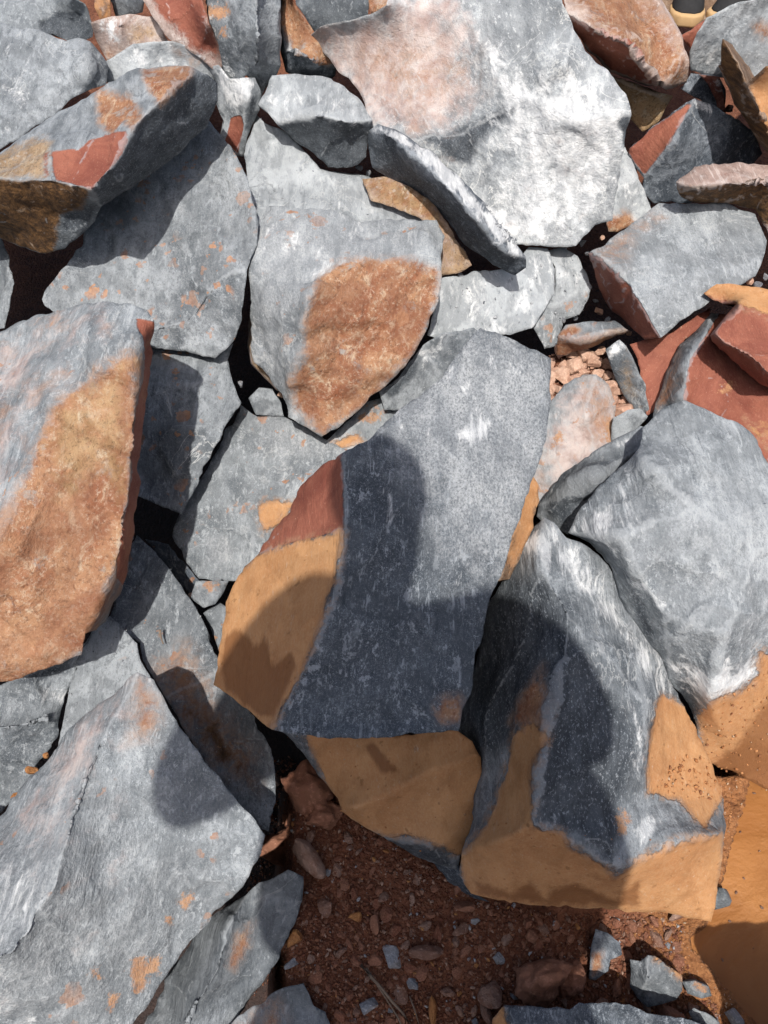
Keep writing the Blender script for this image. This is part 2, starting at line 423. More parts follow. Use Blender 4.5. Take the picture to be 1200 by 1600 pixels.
def rock(name, label, cat, V, F, mat, patches=(), group='stones of the rock pile', T=0.30, step=4.6, amp=6.2,
         relief=1.0, strata=0.0, sdir=(0.3, 0.8, 0.5), seed=None, edge=1.0, parent=None):
    """V: (px, py, h_cm) corners seen in the photo; F: facets as index lists"""
    V = [(x-260 if x <= -80 else x+180 if x >= 1258 else x, y-90 if y <= -28 else y, h) for x, y, h in V]
    mat = stone_material(*mat[0], kinds={q[0] for q in patches} | {'dab'}, **mat[1])
    seed = seed if seed is not None else int(V[0][0]*3+V[0][1]*7+len(V))
    rg = random.Random(seed)
    C = [(x, y, float(invt(x, y, h/100.0))) for x, y, h in V]
    cnt = {}
    for f in F:
        for i in range(len(f)):
            e = tuple(sorted((f[i], f[(i+1) % len(f)]))); cnt[e] = cnt.get(e, 0)+1
    pts = list(C); epts = {}
    for e, c_ in cnt.items():
        a, b = C[e[0]], C[e[1]]
        ad = amp if c_ == 1 else amp*1.1
        lst = jitter_edge(a, b, step, min(ad, 0.10*math.hypot(a[0]-b[0], a[1]-b[1])))
        ids = list(range(len(pts), len(pts)+len(lst))); pts += lst
        # jitter_edge(a,b) runs a->b
        epts[e] = ids
    loops = []
    for f in F:
        lp = []
        for i in range(len(f)):
            a, b = f[i], f[(i+1) % len(f)]
            ids = epts[tuple(sorted((a, b)))]
            lp.append(a); lp += ids if a < b else ids[::-1]
        loops.append(lp)
    B = np.array(pts)
    nb = len(B)
    x0, y0 = B[:, :2].min(0); x1, y1 = B[:, :2].max(0)
    # interior lattice
    gx, gy = [], []
    row = 0; y = y0
    while y < y1:
        xs = np.arange(x0+(step/2 if row % 2 else 0), x1, step)
        gx.append(xs); gy.append(np.full(len(xs), y)); y += step*0.866; row += 1
    rs = np.random.RandomState(seed % 100000)
    G = np.stack([np.concatenate(gx), np.concatenate(gy)], -1)
    G = G+rs.uniform(-1, 1, G.shape)*step*0.18
    keepP, keepI, keepE = [], [], []
    for lp in loops:
        poly = B[lp][:, :2]
        s = sdf(G, poly)
        q = G[s > step*0.55]
        if len(q):
            iv = mvc(poly, B[lp][:, 2], q)
            keepP.append(q); keepI.append(iv)
    if keepP:
        P = np.concatenate([B[:, :2]]+keepP); I = np.concatenate([B[:, 2]]+keepI)
    else:
        P = B[:, :2].copy(); I = B[:, 2].copy()
    ein = []
    for lp in loops:
        ein += [(lp[i], lp[(i+1) % len(lp)]) for i in range(len(lp))]
    res = delaunay_2d_cdt([Vector((float(a), float(b))) for a, b in P], [], [list(l) for l in loops], 1, 1e-4)
    ov, oe, of, mv, me_, mf = res
    nv = len(ov)
    Q = np.array([[v.x, v.y] for v in ov]); QI = np.empty(nv)
    for i in range(nv):
        if mv[i]: QI[i] = I[mv[i][0]]
        else:
            j = ((P-Q[i])**2).sum(1).argmin(); QI[i] = I[j]
    tris = np.array([list(t) for t in of if len(t) == 3], int)
    used = np.unique(tris); remap = -np.ones(nv, int); remap[used] = np.arange(len(used))
    Q = Q[used]; QI = QI[used]; tris = remap[tris]
    # orient towards camera
    ar = ((Q[tris[:, 1]]-Q[tris[:, 0]])[:, 0]*(Q[tris[:, 2]]-Q[tris[:, 0]])[:, 1]-(Q[tris[:, 1]]-Q[tris[:, 0]])[:, 1]*(Q[tris[:, 2]]-Q[tris[:, 0]])[:, 0])
    fl = ar > 0
    tris[fl] = tris[fl][:, ::-1]
    W = pos(Q[:, 0], Q[:, 1], QI)
    # distance to creases / outline
    dout = np.full(len(Q), 1e9); din = np.full(len(Q), 1e9)
    for e, c_ in cnt.items():
        chain = [e[0]]+epts[e]+[e[1]]
        d = seg_dist(Q, B[chain][:, :2])
        if c_ == 1: dout = np.minimum(dout, d)
        else: din = np.minimum(din, d)
    # normals, smoothed
    fn = np.cross(W[tris[:, 1]]-W[tris[:, 0]], W[tris[:, 2]]-W[tris[:, 0]])
    nrm = np.zeros_like(W)
    for k_ in range(3): np.add.at(nrm, tris[:, k_], fn)
    nrm /= np.linalg.norm(nrm, axis=1)[:, None]+1e-12
    # soften creases: average positions near interior creases (Laplacian), worn edges
    E = np.concatenate([tris[:, [0, 1]], tris[:, [1, 2]], tris[:, [2, 0]]])
    bset = np.zeros(len(Q), bool); ec = {}
    for a, b in E:
        kk = (a, b) if a < b else (b, a); ec[kk] = ec.get(kk, 0)+1
    bedges = [kk for kk, v in ec.items() if v == 1]
    for a, b in bedges: bset[a] = bset[b] = True
    for _ in range(1):
        s = np.zeros_like(W); n_ = np.zeros(len(W))
        for a_, b_ in ((0, 1), (1, 2), (2, 0)):
            np.add.at(s, tris[:, a_], W[tris[:, b_]]); np.add.at(n_, tris[:, a_], 1)
            np.add.at(s, tris[:, b_], W[tris[:, a_]]); np.add.at(n_, tris[:, b_], 1)
        av = s/n_[:, None]
        m = (~bset & (din < step*1.0))
        W[m] = W[m]*0.4+av[m]*0.6
    # relief
    size = np.linalg.norm(W.max(0)-W.min(0))
    A = min(1.0, size/0.45)*relief
    sdv = Vector(sdir).normalized()
    so_ = Vector((rg.uniform(-50, 50), rg.uniform(-50, 50), rg.uniform(-50, 50)))
    disp = np.empty(len(W))
    vs = rg.uniform(9.5, 15); vb = rg.uniform(3.2, 5.2)
    rm3 = np.array(Euler((rg.uniform(0, 6), rg.uniform(0, 6), rg.uniform(0, 6))).to_matrix())
    PW = (W+np.array(so_))@rm3.T
    warp = np.array([noise.noise_vector(Vector(q)*7) for q in PW])
    P1 = PW+warp*0.022
    base_ = (facet_noise(P1*np.array([4.2, 4.2, 3.0]))*0.030+facet_noise(P1*np.array([9, 7, 10])+31)*0.012
             +facet_noise((PW+warp*0.006)*np.array([22, 17, 26])+7)*0.0046+facet_noise((PW+warp*0.003)*np.array([52, 40, 60])+3)*0.0016)
    tone_ = facet_tone(P1*np.array([4.2, 4.2, 3.0]))*0.4+facet_tone(P1*np.array([9, 7, 10])+31)*0.35+facet_tone((PW+warp*0.006)*np.array([22, 17, 26])+7)*0.25
    for i in range(len(W)):
        p = Vector(W[i])+so_
        v = float(base_[i])
        n3 = noise.noise(p*48.0+so_)
        v += (0.25-abs(n3))*0.0016+noise.noise(p*110.0)*0.0008
        # scooped flakes with a sharp rim
        c_ = noise.noise(p*7.5+so_*2)
        if c_ > 0.16: v -= 0.0035+min(c_-0.16, 0.10)*0.05
        if strata > 0:
            t_ = (p.dot(sdv)+noise.noise(p*4)*0.05)*38
            fr = t_-math.floor(t_)
            v += strata*0.006*(noise.noise((math.floor(t_)*1.7, 0, 0))+(fr**4)*(noise.noise(((math.floor(t_)+1)*1.7, 0, 0))-noise.noise((math.floor(t_)*1.7, 0, 0))))
        disp[i] = v
    calm = np.ones(len(W))
    # painted areas
    at_ = {a: np.zeros(len(Q)) for a in ATTRS}
    for pt in patches:
        kind, poly = pt[0], pt[1]
        wdt = pt[2] if len(pt) > 2 else 22
        stg = pt[3] if len(pt) > 3 else 1.0
        if poly is not None and len(poly) <= 5:
            pa = np.array(poly, float); ex_ = pa.max(0)-pa.min(0)
            if ex_.max() < 42:
                c0_ = pa.mean(0); r_ = random.Random(int(pa.sum()))
                # a dab: an irregular round spot of the same extent
                U, S_, Vt = np.linalg.svd(pa-c0_)
                S2 = np.abs((pa-c0_)@Vt.T).max(0)
                poly = [tuple(c0_+(Vt.T@(np.array([math.cos(t_), math.sin(t_)])*S2*1.1*(1+0.22*r_.uniform(-1, 1))))) for t_ in np.linspace(0, 2*math.pi, 13)[:-1]]
                wdt = max(wdt, 12)
                if kind == 'ochre': kind = 'dab'
        if poly is None: v = np.full(len(Q), stg)
        else: v = np.clip(0.5+sdf(Q, poly)/(2*wdt), 0, 1)*stg
        at_[kind] = np.maximum(at_[kind], v)
    FRONT[label] = None
    calm = 1-0.65*np.clip(at_['ochre']*1.2, 0, 1)
    env = 0.45+0.55*np.clip(dout/(step*5), 0, 1)
    W = W+nrm*(disp*A*calm*env)[:, None]
    FRONT[label] = (Q, W.copy(), nrm)
    at_['edge'] = np.clip(np.maximum(1-din/(step*2.2), 0.55-dout/(step*1.8)), 0, 1)*edge
    # convex rims: bruised, paler stone
    s_ = np.zeros_like(W); n_ = np.zeros(len(W))
    for a_, b_ in ((0, 1), (1, 2), (2, 0)):
        np.add.at(s_, tris[:, a_], W[tris[:, b_]]); np.add.at(n_, tris[:, a_], 1)
        np.add.at(s_, tris[:, b_], W[tris[:, a_]]); np.add.at(n_, tris[:, b_], 1)
    cur = ((W-s_/n_[:, None])*nrm).sum(1)/(size*0.0+np.median(np.linalg.norm(W[tris[:, 0]]-W[tris[:, 1]], axis=1)))
    cur[bset] = 0
    at_['edge'] = np.maximum(at_['edge'], np.clip((cur-0.035)*9, 0, 0.95)*edge)
    at_['plane'] = tone_
    # closed back
    nxt = {}
    tset = set()
    for t in tris.tolist():
        for k_ in range(3): tset.add((t[k_], t[(k_+1) % 3]))
    for a, b in bedges:
        if (a, b) in tset: nxt[a] = b
        else: nxt[b] = a
    faces = tris.tolist(); allV = [W]; allQ = len(W)
    done = set()
    cen = Q.mean(0)
    hq = HC-(SLOPE*ray(Q[:, 0], Q[:, 1])[1]-ray(Q[:, 0], Q[:, 1])[2])/QI
    best = None
    for s0 in list(nxt):
        if s0 in done: continue
        lp = []; c_ = s0
        while c_ not in done and c_ in nxt:
            done.add(c_); lp.append(c_); c_ = nxt[c_]
        if len(lp) < 3: continue
        lp = np.array(lp)
        prev = lp
        hl = hq[lp]; hm = float(hl.mean())
        for fr, dz in ((0.985, 0.10), (0.93, 0.32), (0.82, 0.62), (0.6, 0.92), (0.3, 1.0)):
            qq = cen+(Q[lp]-cen)*fr
            hb = hl+(hm-hl)*min(1, dz*0.7)-T*dz
            rr = pos(qq[:, 0], qq[:, 1], invt(qq[:, 0], qq[:, 1], hb))
            for i_ in range(len(rr)):
                rr[i_] += np.array(noise.noise_vector(Vector(rr[i_])*6+so_))*0.02*dz
            new = np.arange(allQ, allQ+len(lp)); allV.append(rr); allQ += len(lp)
            L = len(lp)
            for i_ in range(L):
                j_ = (i_+1) % L
                faces.append([int(prev[j_]), int(prev[i_]), int(new[i_]), int(new[j_])])
            prev = new
        rr = allV[-1].mean(0)[None]; allV.append(rr)
        for i_ in range(len(lp)):
            faces.append([int(prev[(i_+1) % len(lp)]), int(prev[i_]), allQ])
        allQ += 1
    VV = np.concatenate(allV)
    for a in at_:
        z = np.zeros(len(VV)); z[:len(Q)] = at_[a]
        if a in ('ochre', 'rust', 'red', 'tan', 'brown') : z[len(Q):] = 0
        at_[a] = z
    o = new_mesh_object(name, VV, faces, mat, True, at_, parent)
    if parent is None: tag(o, label, cat, group)
    return o
# ------------------------------------------------------------------ the stones, nearest groups first
R = rock
def fullface(kind, s=0.8): return (kind, None, 10, s)

# central slab with its ochre flank
R('flat_stone', 'big dark slab with a maroon and ochre left flank, in the middle of the pile', 'rock',
  [(641,628,20),(690,592,21),(722,545,22),(750,513,22),(800,530,22),(838,547,21),(862,560,19),(858,604,19),(852,690,20),(836,740,21),(818,790,22),(797,850,22),(783,900,22),(765,935,23),(755,990,23),(740,1040,24),(735,1085,24),(722,1110,24),(717,1142,24),(660,1145,25),(600,1152,25),(530,1152,26),(450,1146,26),(425,1140,26),(470,1052,28),(505,980,29),(530,900,30),(540,828,30),(535,708,27),(575,690,25),(610,655,22),
   (370,1097,14),(333,1070,9),(342,1010,8),(352,940,8),(382,885,9),(404,866,11),(440,812,13),(484,748,17)],
  [[0,1,2,3,4,5,6,7,8,9,10,11,12,13,14,15,16,17,18,19,20,21,22,23,24,25,26,27,28,29,30],
   [28,27,36,37,38],[27,26,25,24,23,31,32,33,34,35,36]],
  rock_mat('steel', 1, grain=-25, dust=0.0, fleck=0.95, veins=0.6, cracks=0),
  patches=[('ochre', [(537,829),(470,846),(402,868),(300,950),(300,1100),(424,1143),(468,1052),(503,980),(528,900)], 14),
           ('red', [(534,700),(538,829),(470,846),(398,870),(470,740)], 14),
           ('wet', [(350,1000),(372,980),(396,1012),(405,1002),(412,985),(425,1040),(455,1020),(460,1040),(440,1085),(425,1120),(400,1115),(352,1078),(345,1040)], 14),
           ('rust', [(682,1095),(715,1088),(718,1125),(695,1125)], 14, .75),
           ('pale', [(640,560),(740,520),(850,560),(840,640),(780,690),(700,705),(640,670)], 80, .35),('dusty', [(560,640),(720,500),(900,540),(880,780),(800,900),(700,880),(660,760)], 90, .98),  # dust, with the silvery sheen of the lit upper slab painted in
           ('pale', [(670,662),(700,668),(740,655),(775,640),(792,650),(770,672),(735,700),(700,695)], 16, .66),('pale', [(560,760),(600,740),(640,790),(600,830)],20,.42),('pale', [(520,1040),(560,1020),(545,1090),(515,1090)],18,.45)],
  T=0.45, relief=0.5, seed=11)
R('stone_sliver', 'thin ochre sliver of stone along the right edge of the big dark slab', 'rock',
  [(828,735,12),(842,758,12),(832,825,12),(812,870,11),(796,905,10),(778,908,12),(798,840,16)], [[0,1,2,3,4,5,6]],
  rock_mat('brown', 2), patches=[('ochre', [(820,730),(850,750),(835,830),(795,900),(790,860)], 12, .8)], T=0.45)

# rust crusted block on the left
R('stone_block', 'large block with rust and tan crusted front and dusty grey top, at the left edge', 'rock',
  [(-90,545,16),(0,515,20),(60,487,23),(130,476,26),(212,480,30),(230,486,31),(241,500,31),(236,560,24),(230,640,22),(222,700,20),(214,780,17),(205,850,14),(190,920,9),(166,972,5),(150,984,8),(133,990,12),(128,1022,9),(62,1045,8),(20,1062,7),(-90,1090,6),
   (-90,900,26),(0,835,27),(20,785,28),(58,680,30),(75,635,31),(150,585,32),(204,556,33),(213,640,29),(204,755,26),(192,850,21),(175,900,17),(152,962,14)],
  [[0,1,2,3,4,5,26,25,24,23,22,21,20],[20,21,22,23,24,25,26,27,28,29,30,31,15,16,17,18,19],[5,6,7,8,9,10,11,12,13,14,15,31,30,29,28,27,26]],
  rock_mat('pale', 3, grain=40, dust=0.3, fleck=0.8, dirt=0.6, spots=0.3), 
  patches=[('pink', [(-80,560),(60,490),(215,490),(200,555),(80,630),(20,780),(-80,800)], 60, .5),('rust', [(205,560),(150,590),(90,625),(62,690),(25,790),(-10,850),(-90,950),(-90,1100),(60,1060),(140,1010),(175,900),(200,780),(213,640)], 22),
           ('tan', [(208,556),(80,632),(62,700),(90,760),(60,800),(110,800),(160,740),(190,800),(150,940),(185,900),(212,700),(196,640)], 30,.62),
           ('red', [(214,500),(245,500),(238,640),(224,760),(195,920),(178,900),(202,780),(214,640),(222,560)], 8, .85)],
  T=0.45, relief=0.9, seed=5, edge=0.4)

# block of the upper left
R('stone_block', 'long block with orange, red and grey patched top and smooth dark underside, upper left', 'rock',
  [(-80,262,28),(0,238,30),(30,216,31),(57,197,32),(105,168,33),(152,140,34),(190,118,35),(215,107,36),(262,102,36),(300,102,36),(325,115,34),(342,130,31),(341,158,29),(326,190,25),(285,232,24),(240,268,24),(190,300,25),(158,322,25),(148,345,22),(131,364,20),(100,390,15),(72,398,12),(0,374,10),(-80,350,10),
   (-80,284,32),(0,278,35),(60,281,36),(100,286,36),(143,297,37),(165,272,38),(190,232,39),(216,190,40),(258,150,40),(298,118,39)],
  [[0,1,2,3,4,5,6,7,8,9,33,32,31,30,29,28,27,26,25,24],[9,10,11,12,13,14,15,16,17,28,29,30,31,32,33],[24,25,26,27,28,17,18,19,20,21,22,23]],
  rock_mat('slate', 4, grain=60, dust=0.4, fleck=0.7, veins=0.8),
  patches=[('rust', [(225,112),(300,102),(300,120),(262,150),(250,165),(235,140),(228,125)], 10),
           ('rust', [(150,140),(200,148),(215,170),(220,185),(205,200),(190,180),(170,200),(150,180)], 12),
           ('red', [(80,235),(120,232),(160,200),(200,208),(190,240),(145,296),(85,278)], 12),
           ('tan', [(-80,250),(40,215),(70,205),(82,230),(75,280),(-80,300)], 18, .7),('red', [(60,232),(82,225),(80,280),(62,280)], 12, .6),
           ('fresh_shade', [(312,112),(350,125),(346,160),(326,195),(240,272),(160,325),(140,300),(215,200),(262,150)], 10, 1),  # underside in shade: its darkness is painted into the colour
           ('brown', [(-90,285),(0,279),(85,281),(140,298),(125,330),(90,345),(85,400),(-80,400)], 14),
           ('fresh_shade', [(100,340),(150,318),(135,370),(95,360)], 10)],
  T=0.45, relief=0.75, strata=0.8, seed=7)

R('flat_stone', 'broad grey slab dotted with orange mud, shaded by the patched block above it', 'rock',
  [(322,184,14),(346,212,15),(370,244,15),(386,276,15),(392,302,15),(404,346,15),(401,382,14),(386,420,12),(381,460,10),(376,500,7),(362,535,3),(336,560,0),(290,549,0),(242,545,0),(150,530,2),(70,478,3),(66,468,3),(90,428,6),(128,382,9),(150,300,10),(225,215,13),(345,430,12),(290,500,6)],
  [[0,1,2,3,4,5,6,7,21,22,14,15,16,17,18,19,20],[7,8,9,10,11,12,13,14,22,21]],
  rock_mat('slate', 6, grain=15, dust=0.5, fleck=1.0, spots=0.75), patches=[('dusty', None, 20, .3)], T=0.45, relief=0.6, seed=21)

R('stone_block', 'mud spotted grey stone in the shadow right of the rust crusted block', 'rock',
  [(225,540,-3),(290,546,-3),(340,556,-3),(366,536,-4),(356,562,-5),(364,598,-5),(378,628,-7),(352,664,-6),(332,702,-6),(310,756,-8),(284,804,-10),(245,788,-10),(200,770,-9),(190,640,-5),(235,600,-3),(292,608,-2),(332,590,-3)],
  [[0,1,2,3,4,16,15,14,13],[13,14,15,16,4,5,6,7,8,9,10,11,12]],
  rock_mat('slate', 8, grain=0, dust=0.4, fleck=0.9, spots=0.95, veins=0.8), T=0.45, seed=31)
R('stone_block', 'pale grey stone with round cream lichen rings and mud spots, behind the maroon flank', 'rock',
  [(376,630,-14),(402,650,-14),(436,648,-13),(462,660,-12),(500,682,-11),(545,706,-11),(560,740,-10),(520,800,-10),(460,860,-12),(420,900,-14),(365,908,-15),(312,905,-17),(292,880,-18),(268,838,-18),(286,790,-17),(318,740,-15),(345,690,-14)],
  [[0,1,2,3,4,5,6,7,8,9,10,11,12,13,14,15,16]],
  rock_mat('pale', 9, grain=10, dust=0.25, fleck=0.9, spots=0.7), patches=[('dusty', [(400,630),(560,700),(480,720),(400,700)], 30, .9),('ochre', [(398,800),(415,780),(470,785),(440,825),(410,835)], 10, .75),('dusty',[(320,845),(336,830),(356,838),(360,860),(350,880),(326,876)],5,1)], T=0.45, relief=0.8, seed=41)
R('small_stone', 'small dusty grey stone wedged in the dark gap above the lichen ringed stone', 'rock',
  [(388,622,-12),(404,606,-10),(425,608,-10),(440,630,-10),(444,650,-12),(425,650,-13),(400,648,-14)], [[0,1,2,3,4,5,6]], rock_mat('slate', 10, dust=0.6), T=0.45)

# boulder with rust front
R('boulder', 'grey boulder with a large rough rusty front face, left of the central slab', 'rock',
  [(404,326,11),(432,322,12),(476,330,12),(520,328,12),(560,345,12),(620,343,12),(682,346,13),(694,372,13),(688,402,15),(690,432,13),(686,470,10),(664,520,7),(650,546,5),(620,585,2),(600,606,0),(560,642,-1),(502,682,-3),(480,668,-3),(450,652,-3),(440,615,-1),(424,600,-2),(396,566,-2),(390,540,0),(389,482,6),(390,420,11),(396,370,11),
   (505,425,17),(535,407,17),(572,400,17),(625,404,16),(480,462,19),(470,520,14),(455,590,6)],
  [[0,1,2,3,4,5,6,7,8,29,28,27,26,24,25],[8,9,10,11,12,13,14,15,16,17,18,32,31,30,26,27,28,29],[24,26,30,31,32,18,19,20,21,22,23]],
  rock_mat('pale', 12, grain=20, dust=0.45, fleck=0.7, spots=0.35, veins=0.6),
  patches=[('rust', [(500,430),(535,410),(572,404),(625,408),(686,428),(680,470),(650,545),(560,640),(505,676),(465,640),(455,600),(478,560),(480,500)], 18),
           ('pale', [(404,326),(690,346),(690,395),(620,402),(530,404),(480,440),(400,420)], 60, .5),
           ('dusty', [(390,320),(700,340),(690,400),(500,430),(460,520),(440,640),(380,540)], 40, .8),('fresh_shade', [(560,640),(600,606),(680,480),(650,500),(640,545),(580,610)], 20, .45)],
  T=0.45, relief=1.0, seed=51, edge=0.5)
R('stone_sliver', 'tan wedge of stone in the dark gap left of the rusty fronted boulder', 'rock',
  [(388,484,-2),(400,500,0),(412,548,-2),(432,586,-4),(434,612,-7),(412,590,-8),(392,568,-8),(386,540,-6)], [[0,1,2,3,4,5,6,7]], rock_mat('pink', 13), patches=[('tan', None, 5, .6),('fresh_shade',[(390,545),(412,548),(410,575),(394,565)],4)], T=0.45)

R('flat_stone', 'smooth pale grey slab rising behind the rusty fronted boulder', 'rock',
  [(398,176,5),(412,190,6),(442,203,6),(470,228,6),(500,262,6),(530,268,5),(578,276,4),(600,292,5),(640,325,6),(690,350,6),(690,385,5),(560,380,6),(402,345,7),(384,285,6),(380,240,4)],
  [[0,1,2,3,4,13,14],[4,5,6,7,8,9,10,11,12,13]], rock_mat('pale', 14, grain=60, dust=0.6, fleck=0.3), patches=[('pale', None, 5, .18)], T=0.45, relief=0.7, seed=61)
R('stone_block', 'tan and orange crusted stone between the rusty boulder and the curved dark slab', 'rock',
  [(566,280,6),(600,277,8),(640,294,9),(682,324,9),(706,360,8),(736,414,5),(722,425,3),(690,432,2),(680,400,6),(680,360,7),(640,335,8),(580,315,7)], [[0,1,2,3,4,5,6,7,8,9,10,11]],
  rock_mat('pink', 15, dust=0.3), patches=[('rust', [(570,285),(600,280),(650,300),(700,360),(680,350),(640,325),(590,310)], 12),('tan', None, 5, .55)], T=0.45)
R('stone_block', 'light topped stone with a dark broken front, above the smooth pale slab', 'rock',
  [(404,166,14),(426,122,15),(470,120,16),(530,131,17),(560,151,17),(583,186,17),(576,222,11),(572,246,8),(560,258,6),(512,262,5),(490,240,7),(455,214,9),(432,192,13),(500,180,20),(545,192,20)],
  [[0,1,2,3,4,5,14,13,12],[12,13,14,5,6,7,8,9,10,11]],
  rock_mat('pale', 16, grain=70, dust=0.7, fleck=0.5), patches=[('fresh_shade', [(430,196),(500,184),(545,192),(590,190),(570,262),(505,264),(455,218)], 10),('pale', [(404,166),(430,120),(540,130),(583,186),(540,190),(430,190)], 40, .55)], T=0.45, seed=71)

# curved lens-like slab and the giant pale boulder
R('flat_stone', 'curved dark slab with a bright chalky upper edge, leaning on the giant pale boulder', 'rock',
  [(575,204,14),(590,193,18),(615,200,21),(640,214,22),(690,254,23),(740,300,22),(792,362,19),(822,402,15),(822,418,12),(804,430,9),(770,414,8),(736,390,7),(700,346,8),(650,306,7),(604,277,6),(580,262,7),(574,232,10),(600,207,22),(630,228,25),(690,284,26),(738,335,24),(790,396,18)],
  [[0,1,2,3,4,5,6,7,21,20,19,18,17],[0,17,18,19,20,21,7,8,9,10,11,12,13,14,15,16]],
  rock_mat('dark', 17, grain=45, dust=0.3, fleck=0.8), patches=[('pale', [(580,196),(620,196),(700,255),(795,360),(824,405),(800,398),(738,330),(690,282),(640,232),(600,210)], 12),('fresh_shade', [(578,215),(600,212),(690,290),(790,400),(800,430),(735,390),(604,277),(576,250)], 25,.8)],
  T=0.12, relief=0.55, seed=81)
R('boulder', 'giant pale boulder with chalk white streaks and a pinkish left side, tallest of the pile', 'rock',
  [(480,60,16),(500,44,22),(545,34,27),(580,22,30),(604,8,34),(640,-30,38),(760,-50,42),(862,-30,44),(880,5,42),(896,46,38),(915,80,36),(950,110,34),(978,148,32),(986,180,30),(978,202,27),(975,236,24),(966,290,17),(957,345,10),(930,352,8),(900,384,5),(862,386,4),(790,380,4),(736,320,6),(690,262,9),(636,218,14),(576,196,14),(560,142,14),(528,112,14),(500,80,14),
   (720,208,17),(768,180,22),(822,150,29),(880,100,37),(905,190,30),(890,290,15)],
  [[0,1,2,3,4,5,6,7,8,9,32,31,30,29,24,25,26,27,28],[9,10,11,12,13,33,31,32],[24,29,30,31,33,34,19,20,21,22,23],[13,14,15,16,17,18,19,34,33]],
  rock_mat('white', 18, grain=-20, dust=0.45, fleck=0.55, veins=0.9, dirt=0.15),
  patches=[('pale', [(735,45),(790,50),(830,110),(880,110),(950,115),(985,180),(960,340),(860,385),(790,375),(760,300),(800,250),(760,180),(765,140),(745,90)], 45, .8),
           ('pink', [(490,50),(600,10),(700,0),(745,40),(740,90),(770,150),(700,215),(640,240),(540,170)], 45, .9),('rust', [(520,60),(640,40),(740,80),(745,130),(640,180),(560,130)], 60, .42),
           ('pale', [(590,60),(640,50),(630,100),(600,110)],30,.6),
           ('fresh_shade', [(640,214),(700,205),(768,176),(822,148),(818,168),(778,195),(748,222),(732,262),(700,250),(680,226)], 16, .95),('fresh_shade', [(860,290),(880,280),(900,330),(895,370),(860,380),(850,330)], 30, .5),('fresh_shade', [(730,330),(760,300),(800,360),(780,372)], 24, .5),
           ('fresh_shade', [(962,178),(986,180),(984,205),(975,230)], 8),
           ('pale', [(700,290),(790,370),(860,384),(858,350),(790,320)], 20, 1)],
  T=0.60, relief=0.7, strata=0.9, sdir=(1,0.2,0.1), seed=91)
R('flat_stone', 'flat chalk white slab under the lower tip of the curved dark slab', 'rock',
  [(684,436,1),(740,424,2),(800,418,2),(826,386,2),(856,388,2),(868,420,1),(866,456,1),(850,484,0),(832,512,-2),(780,524,-3),(700,532,-4),(668,524,-3),(678,482,0)], [[0,1,2,3,4,5,6,7,8,9,10,11,12]],
  rock_mat('pale', 19, grain=80, dust=0.9, fleck=0.3), patches=[('pale', None, 5, .40)], T=0.45, relief=0.5)
R('stone_block', 'light grey stone with a pointed right side, beside the flat chalk white slab', 'rock',
  [(850,392,-1),(880,388,-1),(902,402,-1),(924,450,-3),(905,492,-5),(880,500,-6),(872,540,-8),(850,545,-8),(832,512,-5),(850,480,-3),(866,454,-1),(866,420,0)], [[0,1,2,3,9,10,11],[3,4,5,6,7,8,9]],
  rock_mat('pale', 20, grain=80, dust=0.6, spots=0.4), patches=[('pale', None, 5, .3)], T=0.45)
R('stone_block', 'folded grey stone in the gap between the rusty boulder and the central slab top', 'rock',
  [(592,612,-4),(622,590,-2),(645,560,0),(662,540,2),(690,520,3),(740,512,2),(760,530,0),(700,600,-6),(650,640,-9),(600,640,-8)], [[0,1,2,3,7,8,9],[3,4,5,6,7]],
  rock_mat('slate', 22, grain=30, dust=0.5), patches=[('fresh_shade', [(595,612),(640,570),(665,545),(650,590),(610,625)], 10, .8),('pale', [(650,550),(700,520),(690,545),(660,580)], 12, .8)], T=0.45)
R('stone_block', 'mud splashed stone showing under the tip of the rusty fronted boulder', 'rock',
  [(508,690,-10),(548,655,-9),(570,630,-9),(604,618,-9),(650,618,-10),(640,680,-12),(580,705,-12),(536,712,-12)], [[0,1,2,3,4,5,6,7]],
  rock_mat('pale', 23, spots=0.9), patches=[('ochre', [(515,690),(560,675),(570,690),(530,702)], 8, .8),('ochre', [(560,650),(590,640),(600,655),(560,662)], 8, .75)], T=0.45)

# upper right
R('boulder', 'red boulder with white streaked top and deep red lower face, beside the giant pale boulder', 'rock',
  [(868,-40,24),(1012,-40,26),(1035,0,26),(1048,22,25),(1068,60,22),(1077,100,18),(1072,128,13),(1050,138,12),(1040,142,10),(1030,135,10),(1010,136,9),(990,128,10),(952,114,13),(915,80,18),(896,46,22),(885,22,26),(930,48,30),(985,66,30),(1000,98,27),(1028,128,20)],
  [[0,1,2,3,4,5,6,7,19,18,17,16,15],[15,16,17,18,19,7,8,9,10,11,12,13,14]],
  rock_mat('pink', 24, grain=-50, dust=0.5, fleck=0.9, veins=0.9),
  patches=[('red', [(880,20),(930,46),(985,66),(1002,100),(1030,140),(950,116),(890,46)], 10),('rust', [(860,-60),(1000,-60),(1060,40),(1075,125),(1040,140),(985,70),(930,46)], 30, .78),('red',[(870,-20),(900,0),(960,50),(1010,100),(985,60),(930,46)],20,.6),('fresh_shade', [(990,0),(1000,20),(1018,35),(1015,42),(995,25)], 5),
           ('pale', [(1020,0),(1050,50),(1072,100),(1060,110),(1030,70),(1005,20)], 14, .6)],
  T=0.45, strata=1.0, sdir=(-.7,.2,.6), seed=101)
